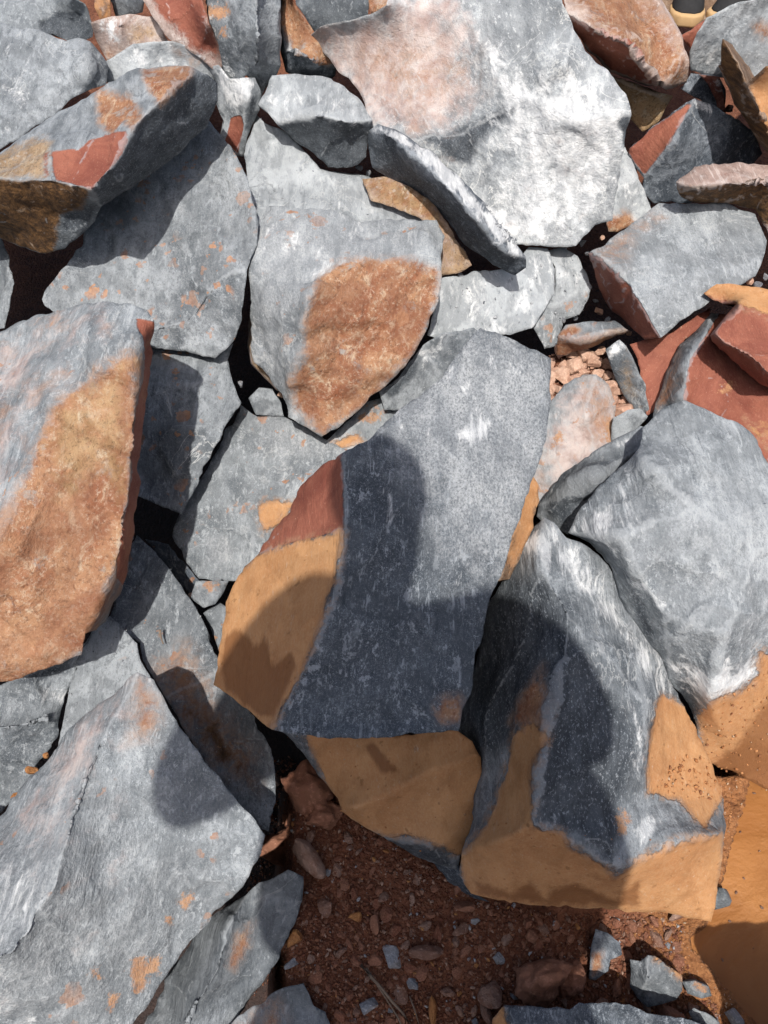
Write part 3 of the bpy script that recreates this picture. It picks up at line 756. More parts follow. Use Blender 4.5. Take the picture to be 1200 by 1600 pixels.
R('stone_block', 'yellow brown stone with a pale upper rim, under the red boulder', 'rock',
  [(950,114,9),(990,128,9),(1020,140,8),(1052,150,8),(1046,160,5),(1030,190,1),(1004,206,-1),(985,186,1),(965,150,4),(1018,145,9)], [[0,1,2,3,4,9],[0,9,4,5,6,7,8]],
  rock_mat('brown', 25), patches=[('pale', [(952,112),(1052,148),(1050,158),(1015,148),(960,122)], 6),('tan', None, 5, .8),('rust', [(965,140),(1010,150),(1005,200),(980,180)], 12, .9)], T=0.45)
R('stone_block', 'dark stone with a flat dusky pink left face, shaded by the spiked stone', 'rock',
  [(1086,153,16),(1072,160,16),(1020,196,10),(984,232,6),(980,240,4),(992,262,2),(1006,278,1),(1004,300,-2),(1022,318,-4),(1100,316,-2),(1160,280,-2),(1192,240,2),(1182,208,7),(1132,176,14),(1050,222,13)], [[0,1,2,3,4,5,6,14],[0,14,6,7,8,9,10,11,12,13]],
  rock_mat('dark', 26, dust=0.25), patches=[('red', [(1090,150),(1020,195),(978,236),(1006,278),(1050,222)], 8, .8),('pale',[(1088,155),(1110,160),(1120,175),(1090,172)],6,.6)], T=0.45, relief=0.5, seed=111)
R('stone_block', 'small chalky grey stone at the foot of the giant pale boulder', 'rock',
  [(976,230,4),(990,256,3),(1008,300,0),(1018,330,-3),(1002,345,-4),(965,362,-6),(950,362,-5),(952,300,0),(965,250,3)], [[0,1,2,3,4,5,6,7,8]], rock_mat('pale', 27, dust=0.7), patches=[('rust', [(955,340),(990,342),(970,362),(950,362)], 6),('pale',None,5,.4)], T=0.45)
R('stone_plate', 'thick brown edged plate with a dusty pink top, at the right edge', 'rock',
  [(1058,284,18),(1085,263,17),(1150,253,17),(1200,258,17),(1270,262,17),(1270,372,6),(1200,364,6),(1180,327,8),(1130,316,9),(1080,312,9),(1062,302,11),(1078,294,20),(1130,286,20),(1200,281,20),(1270,283,20)],
  [[0,1,2,3,4,14,13,12,11],[0,11,12,13,14,5,6,7,8,9,10]],
  rock_mat('pink', 28, dust=0.3), patches=[('red', [(1060,284),(1086,264),(1150,254),(1270,262),(1270,282),(1130,286)], 14, .45),('brown', [(1058,290),(1130,288),(1270,285),(1270,375),(1060,310)], 8),('fresh_shade', [(1090,298),(1150,296),(1140,316),(1090,312)], 8, .8)], T=0.12, strata=1.0, sdir=(0,.2,1), seed=121)
R('stone_shard', 'upright spiked stone with brown edge and smooth orange face, at the right edge', 'rock',
  [(1129,60,34),(1142,82,34),(1166,130,30),(1196,104,36),(1270,70,40),(1270,275,16),(1200,242,14),(1182,222,13),(1164,190,15),(1140,150,19),(1120,104,26),(1127,100,29),(1190,190,26),(1202,222,20)],
  [[0,1,2,12,13,6,7,8,9,10,11],[2,3,4,5,6,13,12]],
  rock_mat('brown', 29, dust=0.2), patches=[('brown', [(1129,56),(1144,82),(1166,130),(1190,190),(1202,240),(1160,190),(1120,100)], 8),('ochre', [(1170,135),(1196,106),(1270,70),(1270,275),(1205,220),(1192,190)], 10, .9)], T=0.45, seed=131)
R('boulder', 'grey boulder with chalk streaks at the upper right, behind the spiked stone', 'rock',
  [(1079,110,10),(1078,82,15),(1090,52,20),(1106,28,23),(1150,6,25),(1200,-12,27),(1280,-30,28),(1280,130,10),(1200,135,8),(1160,134,8),(1130,122,8),(1104,118,8)], [[0,1,2,3,4,5,6,7,8,9,10,11]],
  rock_mat('pale', 30, grain=30, dust=0.6), patches=[('rust',[(1185,40),(1210,42),(1210,60),(1192,55)],6,.6),('pale', [(1078,90),(1110,80),(1130,110),(1090,112)], 20, .7)], T=0.45, seed=141)
R('stone_block', 'small dark stone tucked under the chalk streaked boulder of the upper right', 'rock',
  [(1064,138,10),(1080,114,12),(1104,116,12),(1122,118,11),(1134,140,9),(1134,176,5),(1112,166,6),(1086,152,8)], [[0,1,2,3,4,5,6,7]], rock_mat('dark', 31, fleck=0.8), T=0.45)
R('stone_shard', 'thin maroon shard in the gap left of the spiked stone', 'rock',
  [(1092,116,16),(1124,120,16),(1130,145,12),(1134,178,7),(1122,170,8),(1106,130,14)], [[0,1,2,3,4,5]], rock_mat('red', 32), patches=[('pale',[(1108,124),(1128,125),(1130,142),(1118,140)],5,.7)], T=0.08)
R('stone_block', 'low reddish brown stone just below the boots at the top of the pile', 'rock',
  [(1060,58,12),(1070,52,12),(1106,28,12),(1110,36,12),(1092,56,10),(1082,80,7),(1076,72,8)], [[0,1,2,3,4,5,6]], rock_mat('brown', 33), patches=[('red', None, 5, .6)], T=0.45)

R('boulder', 'grey topped boulder with a dark red broken side, right of the pale flat slab', 'rock',
  [(922,396,8),(960,368,9),(1000,340,9),(1030,316,8),(1080,317,8),(1140,317,8),(1180,334,8),(1198,376,8),(1190,410,9),(1180,432,9),(1148,452,10),(1112,470,11),(1062,502,11),(1032,528,11),(1006,531,5),(976,498,-2),(950,470,-5),(932,432,0),(938,402,12),(968,428,13),(1002,474,13)],
  [[0,1,2,3,4,5,6,7,8,9,10,11,12,13,20,19,18],[0,18,19,20,13,14,15,16,17]],
  rock_mat('pale', 34, grain=-30, dust=0.35, fleck=1.0), patches=[('red', [(918,392),(938,404),(968,428),(1002,474),(1032,530),(1000,535),(940,470)], 8),('dusty', [(1000,330),(1190,330),(1190,420),(1040,520),(980,420)], 40, .35),('brown', [(960,430),(1000,474),(1030,530),(1015,525),(985,480)], 6,.8),('rust', [(925,396),(960,368),(1020,330),(1040,335),(990,370),(968,425)], 24, .5)],
  T=0.45, relief=0.7, seed=151)
R('stone_block', 'maroon stone with a bright ochre mud top, jutting in at the right edge', 'rock',
  [(1099,458,13),(1120,444,15),(1160,446,16),(1200,452,17),(1280,456,17),(1280,660,9),(1200,607,11),(1150,570,12),(1110,534,13),(1107,524,13),(1128,500,14),(1150,475,15),(1130,475,13),(1112,520,21),(1200,584,21),(1280,630,19),(1160,470,21)],
  [[0,1,2,3,4,5,15,14,13,9,10,11,12] if False else [0,1,2,3,4,15,14,13,16,12],[4,5,15] if False else [15,5,6,7,8,9,13,14],[9,10,11,12,16,13]] ,
  rock_mat('red', 35, dust=0.25), patches=[('ochre', [(1095,458),(1120,440),(1290,445),(1290,500),(1200,492),(1160,478),(1130,466)], 10),('red',None,5,.8),('brown', [(1110,525),(1200,586),(1280,632),(1280,665),(1200,610),(1106,532)], 6)], T=0.45, relief=0.6, seed=161)
R('boulder', 'large dark red boulder with grey left side and splashes of orange mud', 'rock',
  [(1112,488,4),(1090,512,4),(1062,538,3),(1044,580,1),(1024,640,-2),(1020,656,-3),(1064,650,-1),(1110,660,4),(1150,690,7),(1210,740,8),(1290,790,8),(1290,590,8),(1200,540,7),(1140,490,6),(1102,520,11),(1076,562,10),(1066,622,7)],
  [[0,1,2,3,4,5,6,16,15,14],[0,14,15,16,6,7,8,9,10,11,12,13]],
  rock_mat('slate', 36, grain=10, dust=0.3), patches=[('red', [(1130,480),(1104,522),(1078,562),(1068,622),(1070,660),(1300,800),(1300,560)], 8),('ochre', [(1130,600),(1142,596),(1140,612),(1128,614)], 8, .8),('ochre', [(1160,650),(1175,660),(1200,690),(1200,705),(1175,680)], 8, .8),('ochre', [(1180,655),(1200,650),(1210,690),(1195,690)], 8, .7),('rust', [(1060,540),(1044,580),(1026,640),(1050,640),(1062,600)], 14, .6)], T=0.45, relief=0.5, seed=171)
R('flat_stone', 'flat red slab below the dark red side of the grey topped boulder', 'rock',
  [(984,538,0),(1010,530,1),(1048,520,3),(1078,500,4),(1110,480,4),(1108,496,4),(1070,530,2),(1046,580,0),(1026,640,-4),(1010,650,-5),(1006,600,-2),(996,560,-1)], [[0,1,2,3,4,5,6,7,8,9,10,11]],
  rock_mat('red', 37), patches=[('red', None, 5, .9),('fresh_shade', [(1032,552),(1052,545),(1050,562),(1040,572)], 6, .7)], T=0.45, relief=0.4)
R('stone_shard', 'upright grey brown shard with a pale top, beside the flat red slab', 'rock',
  [(946,546,2),(968,530,3),(978,540,3),(990,562,2),(1008,600,0),(1014,640,-4),(1002,650,-6),(984,632,-6),(962,594,-4),(952,566,-1)], [[0,1,2,3,4,5,6,7,8,9]],
  rock_mat('slate', 38, dust=0.3), patches=[('pale', [(944,550),(968,528),(980,540),(952,566)], 6),('tan', [(980,545),(1014,640),(1000,650),(960,580)], 20, .55)], T=0.45)
R('stone_plate', 'flat grey plate with a rusty orange front edge, above the pink gravel', 'rock',
  [(872,524,2),(884,508,3),(910,504,3),(962,502,2),(982,516,1),(978,522,-1),(930,540,-3),(884,556,-4),(868,556,-4),(900,533,3),(950,522,3)], [[0,1,2,3,4,10,9],[9,10,4,5,6,7,8,0]],
  rock_mat('slate', 39, spots=0.6, dust=0.5), patches=[('rust', [(870,520),(892,508),(905,516),(890,530),(982,514),(980,525),(880,560),(865,556)], 8)], T=0.06)
R('stone_block', 'pale pinkish grey stone with orange dabs, between the central slab and the right boulder', 'rock',
  [(862,624,-5),(882,600,-4),(912,584,-3),(932,584,-3),(952,602,-4),(962,640,-6),(958,692,-8),(930,712,-9),(880,746,-10),(850,790,-12),(825,790,-12),(830,700,-8),(848,660,-6),(915,650,-3)], [[0,1,2,3,13,7,8,9,10,11,12],[3,4,5,6,7,13]],
  rock_mat('pale', 40, spots=0.5, dust=0.4, dirt=0.4, grain=70), patches=[('pink', [(870,600),(930,580),(965,640),(950,710),(850,780)], 30, .7),('rust', [(905,600),(935,590),(955,640),(955,700),(925,690),(915,650)], 26, .5),('ochre', [(865,680),(880,672),(872,700),(855,708)], 8, .75),('ochre', [(945,655),(960,655),(958,690),(945,680)], 6,.9)], T=0.45)
R('small_stone', 'small folded grey stone at the top end of the dark crevice', 'rock',
  [(958,652,-3),(980,640,-2),(1000,638,-2),(1012,650,-3),(992,675,-6),(962,698,-8),(955,690,-8)], [[0,1,2,3,4,5,6]], rock_mat('slate', 41, dust=0.6), T=0.45)
R('stone_block', 'dark folded stone in the crevice along the left of the large right boulder', 'rock',
  [(845,790,-4),(862,766,-1),(900,728,2),(946,694,4),(1002,664,6),(1016,668,6),(1004,700,5),(960,745,4),(916,790,3),(890,836,0),(862,826,-3),(842,808,-5),(930,750,9)], [[0,1,2,3,4,5,6,12],[0,12,6,7,8,9,10,11]],
  rock_mat('slate', 42, grain=60, dust=0.4, fleck=0.6), patches=[('fresh_shade', [(850,800),(920,740),(990,700),(940,760),(890,830)], 18, .8),('pale', [(870,770),(990,672),(1000,680),(900,745)], 10, .7)], T=0.45)

# the two right hand boulders
R('boulder', 'largest grey boulder on the right, chalky grey above and ochre mud along its foot', 'rock',
  [(1070,626,21),(1098,638,21),(1150,662,20),(1180,690,20),(1202,738,20),(1290,770,21),(1290,1320,-14),(1200,1235,-13),(1158,1212,-12),(1106,1192,-7),(1090,1150,-1),(1075,1100,2),(1046,1062,6),(1030,1020,8),(990,975,10),(965,925,11),(955,890,12),(930,856,12),(888,832,13),(910,792,16),(950,750,18),(1000,702,19),(1004,668,18),(1040,636,18),
   (1002,722,25),(1080,800,24),(1180,860,24),(1130,990,21),(1110,1090,13),(968,838,23),(1040,960,19)],
  [[0,1,2,3,4,5,26,25,24,21,22,23],[24,25,29,18,19,20,21],[25,26,27,30,29],[29,30,12,13,14,15,16,17,18],[26,5,6,7,8,28,27],[27,28,8,9,10,11,12,30]],
  rock_mat('pale', 43, grain=15, dust=0.35, fleck=0.9, veins=1.0),
  patches=[('ochre', [(1300,980),(1200,1020),(1185,1015),(1180,1070),(1150,1080),(1110,1095),(1090,1120),(1100,1220),(1600,1500),(1600,980)], 18),('wet', [(1100,1200),(1140,1170),(1180,1120),(1210,1060),(1600,1000),(1600,1500)], 30, .85),
           ('pale', [(1046,1040),(1060,1030),(1120,1040),(1180,1030),(1180,1070),(1110,1110),(1090,1090)], 25, .9),
           ('pale', [(880,840),(900,800),(1000,760),(1010,820),(960,880),(990,950),(940,860)], 40, .6),
           ('dusty', [(880,840),(1010,700),(1290,760),(1290,1000),(1100,1060),(980,900)], 60, .42),('pale', [(895,835),(985,715),(1010,720),(975,840),(1045,960),(1040,1000),(990,930),(950,860)], 22, .6),
           ('fresh_shade', [(1060,660),(1130,680),(1160,690),(1120,700),(1070,690)], 14, .5),
           ('fresh_shade', [(970,890),(985,900),(1010,940),(1030,1000),(1040,1050),(1000,990)], 10, .7),('fresh_shade',[(1050,1060),(1080,1060),(1105,1120),(1110,1180),(1085,1130)],12,.8)],
  T=0.45, relief=0.7, seed=181)
R('boulder', 'peaked boulder with bluish streaked faces and ochre mud skirt, right of the ochre wedge', 'rock',
  [(850,810,12),(866,818,13),(884,842,14),(920,858,14),(948,884,12),(966,912,10),(985,942,9),(1008,968,8),(1040,1032,7),(1062,1092,5),(1090,1150,3),(1112,1192,2),(1128,1232,2),(1134,1290,2),(1130,1310,3),(1126,1350,1),(1120,1400,-1),(1112,1441,-3),(1060,1430,-2),(1020,1425,-1),(930,1420,0),(840,1415,1),(770,1405,2),(736,1396,2),(717,1366,2),(722,1335,4),(740,1280,3),(748,1210,0),(735,1165,-2),(716,1140,-3),(735,1080,-2),(760,950,2),(792,895,6),(808,846,9),
   (842,880,17),(888,960,20),(884,1010,21),(862,1110,20),(845,1190,20),(832,1285,18),(790,1310,14),(900,1318,17),(952,1352,16),(1005,1345,14),(1060,1315,13),(1124,1302,9),(1010,1258,10),(1064,1252,7),(1000,1100,14)],
  [[0,1,2,3,4,5,6,48,35,34],[33,0,34,35,36,37,38,39,40,25,26,27,28,29,30,31,32],[48,46,43,42,41,39,38,37,36,35],[6,7,8,9,10,11,12,47,46,48],[46,47,12,13,14,45,44,43],[25,40,39,41,42,43,44,45,14,15,16,17,18,19,20,21,22,23,24]],
  rock_mat('slate', 44, grain=-20, dust=0.35, fleck=1.0, veins=0.5),
  patches=[('ochre', [(718,1340),(760,1290),(800,1180),(806,1150),(838,1130),(856,1155),(835,1200),(832,1290),(880,1300),(890,1320),(930,1345),(960,1365),(1000,1340),(1060,1315),(1130,1300),(1125,1450),(730,1410)], 14),
           ('ochre', [(1020,1100),(1036,1085),(1080,1110),(1140,1230),(1100,1300),(1060,1250),(1010,1240),(1005,1180)], 12),
           ('ochre', [(960,1270),(975,1265),(975,1300),(962,1300)], 6,.8),
           ('wet', [(735,1370),(800,1390),(830,1370),(850,1395),(900,1375),(960,1400),(1000,1370),(1005,1420),(850,1420),(740,1400)], 16, .8),
           ('rust', [(800,1130),(850,1040),(862,1100),(850,1150)], 14, .7),('brown', [(1010,1240),(1060,1180),(1110,1200),(1120,1240),(1060,1250)], 12, .7),
           ('fresh_shade', [(862,970),(890,975),(960,1100),(985,1160),(970,1240),(960,1360),(900,1300),(835,1290),(850,1150)], 24, .95),  # dark front face, cast shadow put into its colour
           ('fresh_shade', [(795,895),(850,900),(888,960),(860,1110),(800,1170),(730,1200),(735,1080)], 24, .8),  # shade of the left face painted in
           ('pale', [(850,808),(890,842),(990,960),(1060,1090),(1020,1090),(960,990),(880,920),(810,850)], 26, .75),
           ('pale', [(960,1030),(990,1080),(1010,1180),(1000,1250),(975,1180)], 20, .65),('pale',[(980,1300),(1010,1260),(1040,1290),(1000,1330)],14,.75)],
  T=0.45, relief=0.75, seed=191)
R('stone_wedge', 'ochre mud coated wedge under the lower end of the central slab', 'rock',
  [(440,1140,1),(530,1146,3),(620,1150,5),(712,1140,5),(738,1158,4),(752,1184,3),(754,1214,2),(746,1258,0),(730,1310,-3),(714,1357,-7),(680,1347,-7),(640,1331,-6),(600,1308,-4),(560,1286,-3),(534,1268,-2),(528,1248,-2),(514,1230,-4),(482,1188,-3),(550,1264,2),(640,1222,6),(745,1178,5),(700,1318,-1),(640,1312,-1)],
  [[0,1,2,3,4,5,20,19,18,15,16,17],[15,18,19,20,5,6,7,8,21,22,12,13,14],[8,9,10,11,12,22,21]],
  rock_mat('slate', 45, grain=60), patches=[('ochre', [(470,1130),(760,1130),(770,1260),(720,1340),(700,1330),(695,1322),(640,1305),(606,1308),(560,1290),(525,1270),(500,1200)], 10),
           ('wet', [(570,1165),(585,1158),(605,1180),(622,1205),(596,1210)], 12, .95),('fresh_shade',[(600,1300),(700,1322),(714,1360),(600,1330)],10,.7)], T=0.10, relief=0.55, seed=201)
R('small_stone', 'small dark stone between the ochre wedge and the mud skirted boulder', 'rock',
  [(676,1346,-9),(700,1340,-7),(716,1352,-6),(722,1376,-6),(745,1400,-8),(764,1410,-10),(735,1404,-12),(700,1378,-12)], [[0,1,2,3,4,5,6,7]], rock_mat('dark', 46, fleck=0.9), T=0.12)

# lower left
R('flat_stone', 'triangular slab with a fallen twig, rust stained in its lower shaded part', 'rock',
  [(214,836,-10),(236,856,-10),(272,900,-9),(300,940,-9),(322,980,-9),(345,1040,-9),(386,1104,-9),(424,1170,-9),(432,1210,-10),(432,1244,-12),(420,1300,-15),(396,1290,-15),(350,1240,-13),(300,1160,-11),(258,1090,-10),(240,1060,-9),(222,1030,-9),(218,1004,-9),(190,985,-9),(170,966,-9),(186,900,-10)], [[0,1,2,3,4,5,14,15,16,17,18,19,20],[5,6,7,8,9,10,11,12,13,14]],
  rock_mat('slate', 47, grain=20, dust=0.3, fleck=1.1, spots=0.6), patches=[('rust', [(235,1050),(290,1010),(330,1100),(400,1180),(400,1230),(340,1200),(280,1120)], 34, .62),('brown', [(270,1090),(350,1130),(400,1230),(330,1190)], 24, .6)], T=0.12, relief=0.6, seed=211)
R('flat_stone', 'grainy grey slab between the rust crusted block and the huge lower left boulder', 'rock',
  [(130,1010,-6),(150,975,-6),(172,962,-6),(196,985,-6),(215,1006,-6),(220,1032,-6),(238,1062,-6),(258,1098,-7),(250,1140,-9),(150,1180,-10),(90,1170,-9),(100,1120,-8),(110,1070,-7)], [[0,1,2,3,4,5,6,7,8,9,10,11,12]],
  rock_mat('slate', 48, grain=20, dust=0.5, fleck=1.1, spots=0.4), T=0.45, relief=0.6, seed=221)
R('boulder', 'huge smooth grey boulder at the lower left with a few orange mud dots', 'rock',
  [(214,1050,13),(240,1062,13),(256,1090,13),(270,1118,12),(302,1164,11),(350,1226,9),(394,1276,8),(414,1306,7),(408,1334,5),(384,1378,3),(352,1414,1),(298,1474,0),(240,1556,0),(208,1600,0),(170,1680,0),(-90,1680,4),(-90,1330,2),(-10,1282,3),(40,1222,4),(80,1180,5),(116,1130,7),(152,1100,9),(186,1076,11),
   (145,1185,15),(112,1270,17),(88,1380,19),(20,1490,20),(-90,1580,18)],
  [[0,1,2,3,4,5,6,7,8,9,10,11,12,13,14,15,27,26,25,24,23],[0,23,24,25,26,27,16,17,18,19,20,21,22]],
  rock_mat('pale', 49, grain=-5, dust=0.22, fleck=0.9, spots=0.22, veins=0.2, cracks=0),
  patches=[('dusty', [(-300,1350),(140,1190),(350,1380),(200,1600),(-300,1700)], 80, .5),('pink', [(214,1052),(180,1082),(110,1135),(0,1280),(-90,1330),(-90,1440),(60,1310),(145,1190)], 40, .48),('rust', [(215,1060),(250,1090),(250,1150),(200,1160)], 24, .5),
           ('pale', [(-90,1400),(30,1340),(85,1390),(50,1470),(20,1540),(100,1600),(-90,1640)], 40, .48),('ochre', [(206,1505),(228,1500),(232,1530),(210,1540)], 7, .9),('ochre', [(231,1496),(249,1498),(247,1522),(233,1520)], 6, .9),('ochre',[(143,1512),(157,1512),(157,1530),(143,1530)],6,.9),('ochre',[(167,1553),(181,1553),(182,1580),(168,1580)],6,.9),('ochre',[(256,1430),(270,1430),(270,1446),(256,1446)],6,.9),('ochre',[(284,1405),(300,1407),(298,1422),(284,1420)],6,.9)],
  T=0.45, relief=0.55, seed=231)
R('stone_block', 'layered grey stone against the left edge below the rust crusted block', 'rock',
  [(-90,1085,-4),(0,1070,-3),(60,1042,-3),(128,1020,-3),(142,1000,-4),(132,1030,-6),(118,1062,-7),(104,1090,-8),(98,1118,-9),(92,1150,-10),(62,1190,-12),(34,1240,-13),(0,1272,-14),(-90,1290,-14),(-90,1140,-3),(0,1140,-3),(80,1122,-4)], [[0,1,2,3,4,5,6,7,8,16,15,14],[14,15,16,8,9,10,11,12,13]],
  rock_mat('slate', 50, grain=75, dust=0.45, fleck=0.9), patches=[('fresh_shade', [(0,1070),(60,1045),(140,1010),(110,1060),(40,1070)], 12, .8),('pale',[(60,1075),(110,1070),(100,1100),(60,1100)],14,.6)], T=0.45, relief=1.0, strata=1.4, sdir=(.2,1,.2), seed=241)
R('stone_block', 'sliver of dark stone at the left edge beside the black hollow', 'rock',
  [(-90,350,2),(0,368,3),(12,400,3),(19,440,2),(14,480,0),(6,512,-2),(-90,530,-2)], [[0,1,2,3,4,5,6]], rock_mat('slate', 51), T=0.45)
R('small_stone', 'little flat shard with an orange dab, lying over the dark gap by the ochre flank', 'rock',
  [(306,908,-8),(358,906,-8),(350,924,-10),(336,944,-10),(318,950,-11),(298,934,-11)], [[0,1,2,3,4,5]], rock_mat('slate', 52, dust=0.5), patches=[('ochre', [(315,908),(345,908),(335,922),(318,918)], 5,.8)], T=0.03)
R('small_stone', 'narrow mud flecked stone filling the crack beside the ochre flank', 'rock',
  [(318,958,-12),(345,942,-12),(356,950,-12),(350,1000,-12),(343,1020,-13),(330,985,-14)], [[0,1,2,3,4,5]], rock_mat('slate', 53, spots=1.0), T=0.10)
R('stone_block', 'dark splinter of stone deep in the gap above the triangular slab', 'rock',
  [(226,842,-20),(262,850,-19),(300,895,-19),(322,920,-20),(310,940,-22),(280,912,-22)], [[0,1,2,3,4,5]], rock_mat('dark', 54, spots=.8), T=0.10)
R('stone_block', 'smooth blue grey stone leaning beside the huge lower left boulder', 'rock',
  [(474,1370,-6),(472,1408,-7),(444,1478,-9),(392,1560,-11),(368,1604,-12),(330,1680,-13),(180,1680,-13),(225,1600,-13),(270,1510,-14),(312,1450,-12),(352,1416,-10),(384,1396,-8),(404,1380,-6),(450,1358,-5),(360,1440,-3),(330,1530,-3),(280,1620,-5)], [[13,0,1,2,3,4,5,16,15,14,11,12],[14,15,16,5,6,7,8,9,10,11]],
  rock_mat('slate', 55, grain=-30, dust=0.35, fleck=0.6), patches=[('rust', [(372,1460),(396,1440),(392,1480),(370,1520),(360,1510)], 12, .75),('fresh_shade', None, 5, .38)], T=0.45, relief=0.7, seed=251)
R('stone_block', 'brownish grey stone with a broken corner at the bottom edge', 'rock',
  [(340,1680,-9),(352,1610,-9),(372,1588,-9),(432,1548,-9),(474,1536,-9),(482,1552,-9),(490,1572,-10),(508,1580,-11),(522,1620,-12),(525,1680,-12)], [[0,1,2,3,4,5,6,7,8,9]],
  rock_mat('slate', 56, dust=0.3), patches=[('rust', [(360,1610),(430,1560),(450,1600),(400,1640)], 24, .55)], T=0.45)
R('flat_stone', 'dark blue speckled slab with an ochre corner along the bottom edge', 'rock',
  [(755,1640,0),(770,1590,0),(786,1569,1),(830,1571,1),(870,1573,1),(890,1578,1),(905,1567,1),(945,1568,1),(985,1572,1),(1012,1584,0),(1050,1590,0),(1100,1602,-1),(1160,1660,-2),(1160,1720,-2),(755,1720,0)], [[0,1,2,3,4,5,6,7,8,9,10,11,12,13,14]],
  rock_mat('dark', 57, dust=0.2, fleck=1.2), patches=[('ochre', [(750,1620),(772,1588),(784,1568),(795,1600),(796,1640)], 8)], T=0.45, seed=261)
R('stone_shard', 'triangular blue grey shard standing in the red gravel', 'rock',
  [(930,1452,-8),(948,1458,-7),(968,1474,-7),(972,1492,-8),(954,1500,-9),(950,1518,-10),(930,1532,-12),(920,1530,-12),(922,1490,-10)], [[0,1,2,3,4,5,6,7,8]], rock_mat('dark', 58, fleck=1.0), patches=[('rust',[(925,1490),(942,1488),(940,1512),(925,1530)],8,.7)], T=0.08)
R('stone_block', 'grey stone with ochre rimmed top, between the red gravel and the mud pool', 'rock',
  [(984,1500,-8),(1000,1502,-7),(1012,1492,-6),(1024,1494,-6),(1046,1510,-6),(1066,1524,-7),(1066,1548,-8),(1056,1562,-9),(1030,1570,-10),(1012,1574,-11),(996,1560,-12),(984,1542,-11),(1012,1530,-5)], [[0,1,2,12,10,11],[2,3,4,5,6,7,8,9,10,12]], rock_mat('slate', 59, fleck=1.1), patches=[('ochre', [(1024,1490),(1070,1520),(1070,1540),(1045,1516),(1020,1502)], 8, .8)], T=0.12)
R('small_stone', 'white grey chip at the bottom edge beside the mud bank', 'rock',
  [(1076,1580,-8),(1084,1574,-7),(1110,1586,-7),(1124,1598,-8),(1120,1612,-9),(1090,1606,-9)], [[0,1,2,3,4,5]], rock_mat('pale', 60), T=0.06)
R('small_stone', 'small grey stone resting on the mud bank near the bottom', 'rock',
  [(1066,1534,-10),(1086,1532,-9),(1108,1542,-9),(1112,1556,-10),(1096,1560,-10),(1074,1552,-11)], [[0,1,2,3,4,5]], rock_mat('slate', 61), patches=[('ochre', [(1080,1530),(1100,1535),(1090,1550)], 6,.7)], T=0.06)
R('small_stone', 'small bluish stone poking from the mud beside the boulder foot', 'rock',
  [(1120,1386,-8),(1130,1388,-6),(1141,1408,-8),(1138,1416,-9),(1116,1422,-10),(1112,1410,-9)], [[0,1,2,3,4,5]], rock_mat('slate', 62), T=0.06)

# along the top edge
R('stone_block', 'foliated grey stone with a dark hollow, in the upper left corner', 'rock',
  [(-90,-30,16),(0,-30,18),(90,-20,20),(110,0,20),(132,12,18),(146,44,12),(144,58,10),(132,64,9),(104,62,10),(80,52,11),(40,48,12),(-90,50,12)], [[0,1,2,3,4,5,6,7,8,9,10,11]],
  rock_mat('pale', 63, grain=70, dust=0.4), patches=[('fresh_shade', [(56,28),(84,16),(120,30),(146,44),(140,64),(100,62),(60,50)], 9)], T=0.45, strata=0.8, seed=271)  # shade of the hollow is painted on; nothing is recessed
R('flat_stone', 'broad streaked grey slab behind the patched block, at the left edge', 'rock',
  [(-90,44,18),(0,40,18),(52,48,18),(104,63,17),(122,58,17),(141,66,15),(152,80,14),(166,100,12),(168,118,11),(166,132,11),(128,146,12),(96,170,12),(52,200,12),(0,232,12),(-90,262,12),(136,116,16),(138,84,17)], [[0,1,2,3,4,5,16,15,10,11,12,13,14],[5,6,7,8,9,10,15,16]],
  rock_mat('slate', 64, grain=-60, dust=0.55, fleck=0.9), patches=[('pale', [(-80,90),(20,90),(80,130),(60,190),(-80,180)], 60, .5)], T=0.45, seed=281)
R('stone_block', 'light pinkish rounded stone below the red streaked stone', 'rock',
  [(142,36,14),(170,26,15),(202,21,15),(240,25,14),(252,44,12),(264,66,9),(210,72,9),(182,90,6),(166,94,5),(158,80,6),(148,60,9),(186,40,15)], [[0,1,2,11,7,8,9,10],[2,3,4,5,6,7,11]], rock_mat('pink', 65, dust=0.5), patches=[('pale', [(142,36),(202,21),(186,40),(188,80),(160,60)], 12, .85),('tan', [(190,30),(240,25),(262,66),(195,80)], 16, .45),('rust',[(165,82),(186,74),(180,90)],6,.6)], T=0.45)
R('stone_block', 'smooth pale bluish stone just behind the patched block', 'rock',
  [(164,96,11),(184,84,13),(208,68,15),(240,66,16),(270,66,16),(302,76,14),(334,100,10),(345,128,6),(300,120,8),(210,128,8),(186,142,5),(166,128,7)], [[0,1,2,3,4,5,6,7,8,9,10,11]], rock_mat('pale', 66, dust=0.8, fleck=0.4), patches=[('pale', [(200,70),(270,66),(270,100),(210,105)], 20, .8),('rust',[(268,72),(320,95),(300,104),(275,90)],12,.5)], T=0.45)
R('stone_block', 'dark red foliated stone with slanting streaks at the top edge', 'rock',
  [(218,-40,24),(300,-40,28),(316,0,27),(326,36,24),(340,70,18),(350,100,12),(340,116,10),(318,98,12),(292,78,14),(262,60,16),(240,28,20),(222,0,22)], [[0,1,2,3,4,5,6,7,8,9,10,11]], rock_mat('pink', 67, grain=-45, dust=0.3, fleck=0.8, veins=.8), patches=[('red', [(210,-50),(320,-50),(355,110),(300,90),(240,30)], 30, .72),('pale',[(255,30),(300,60),(340,110),(300,85)],12,.5)], T=0.45, strata=1.5, sdir=(.8,.2,.5), seed=291)
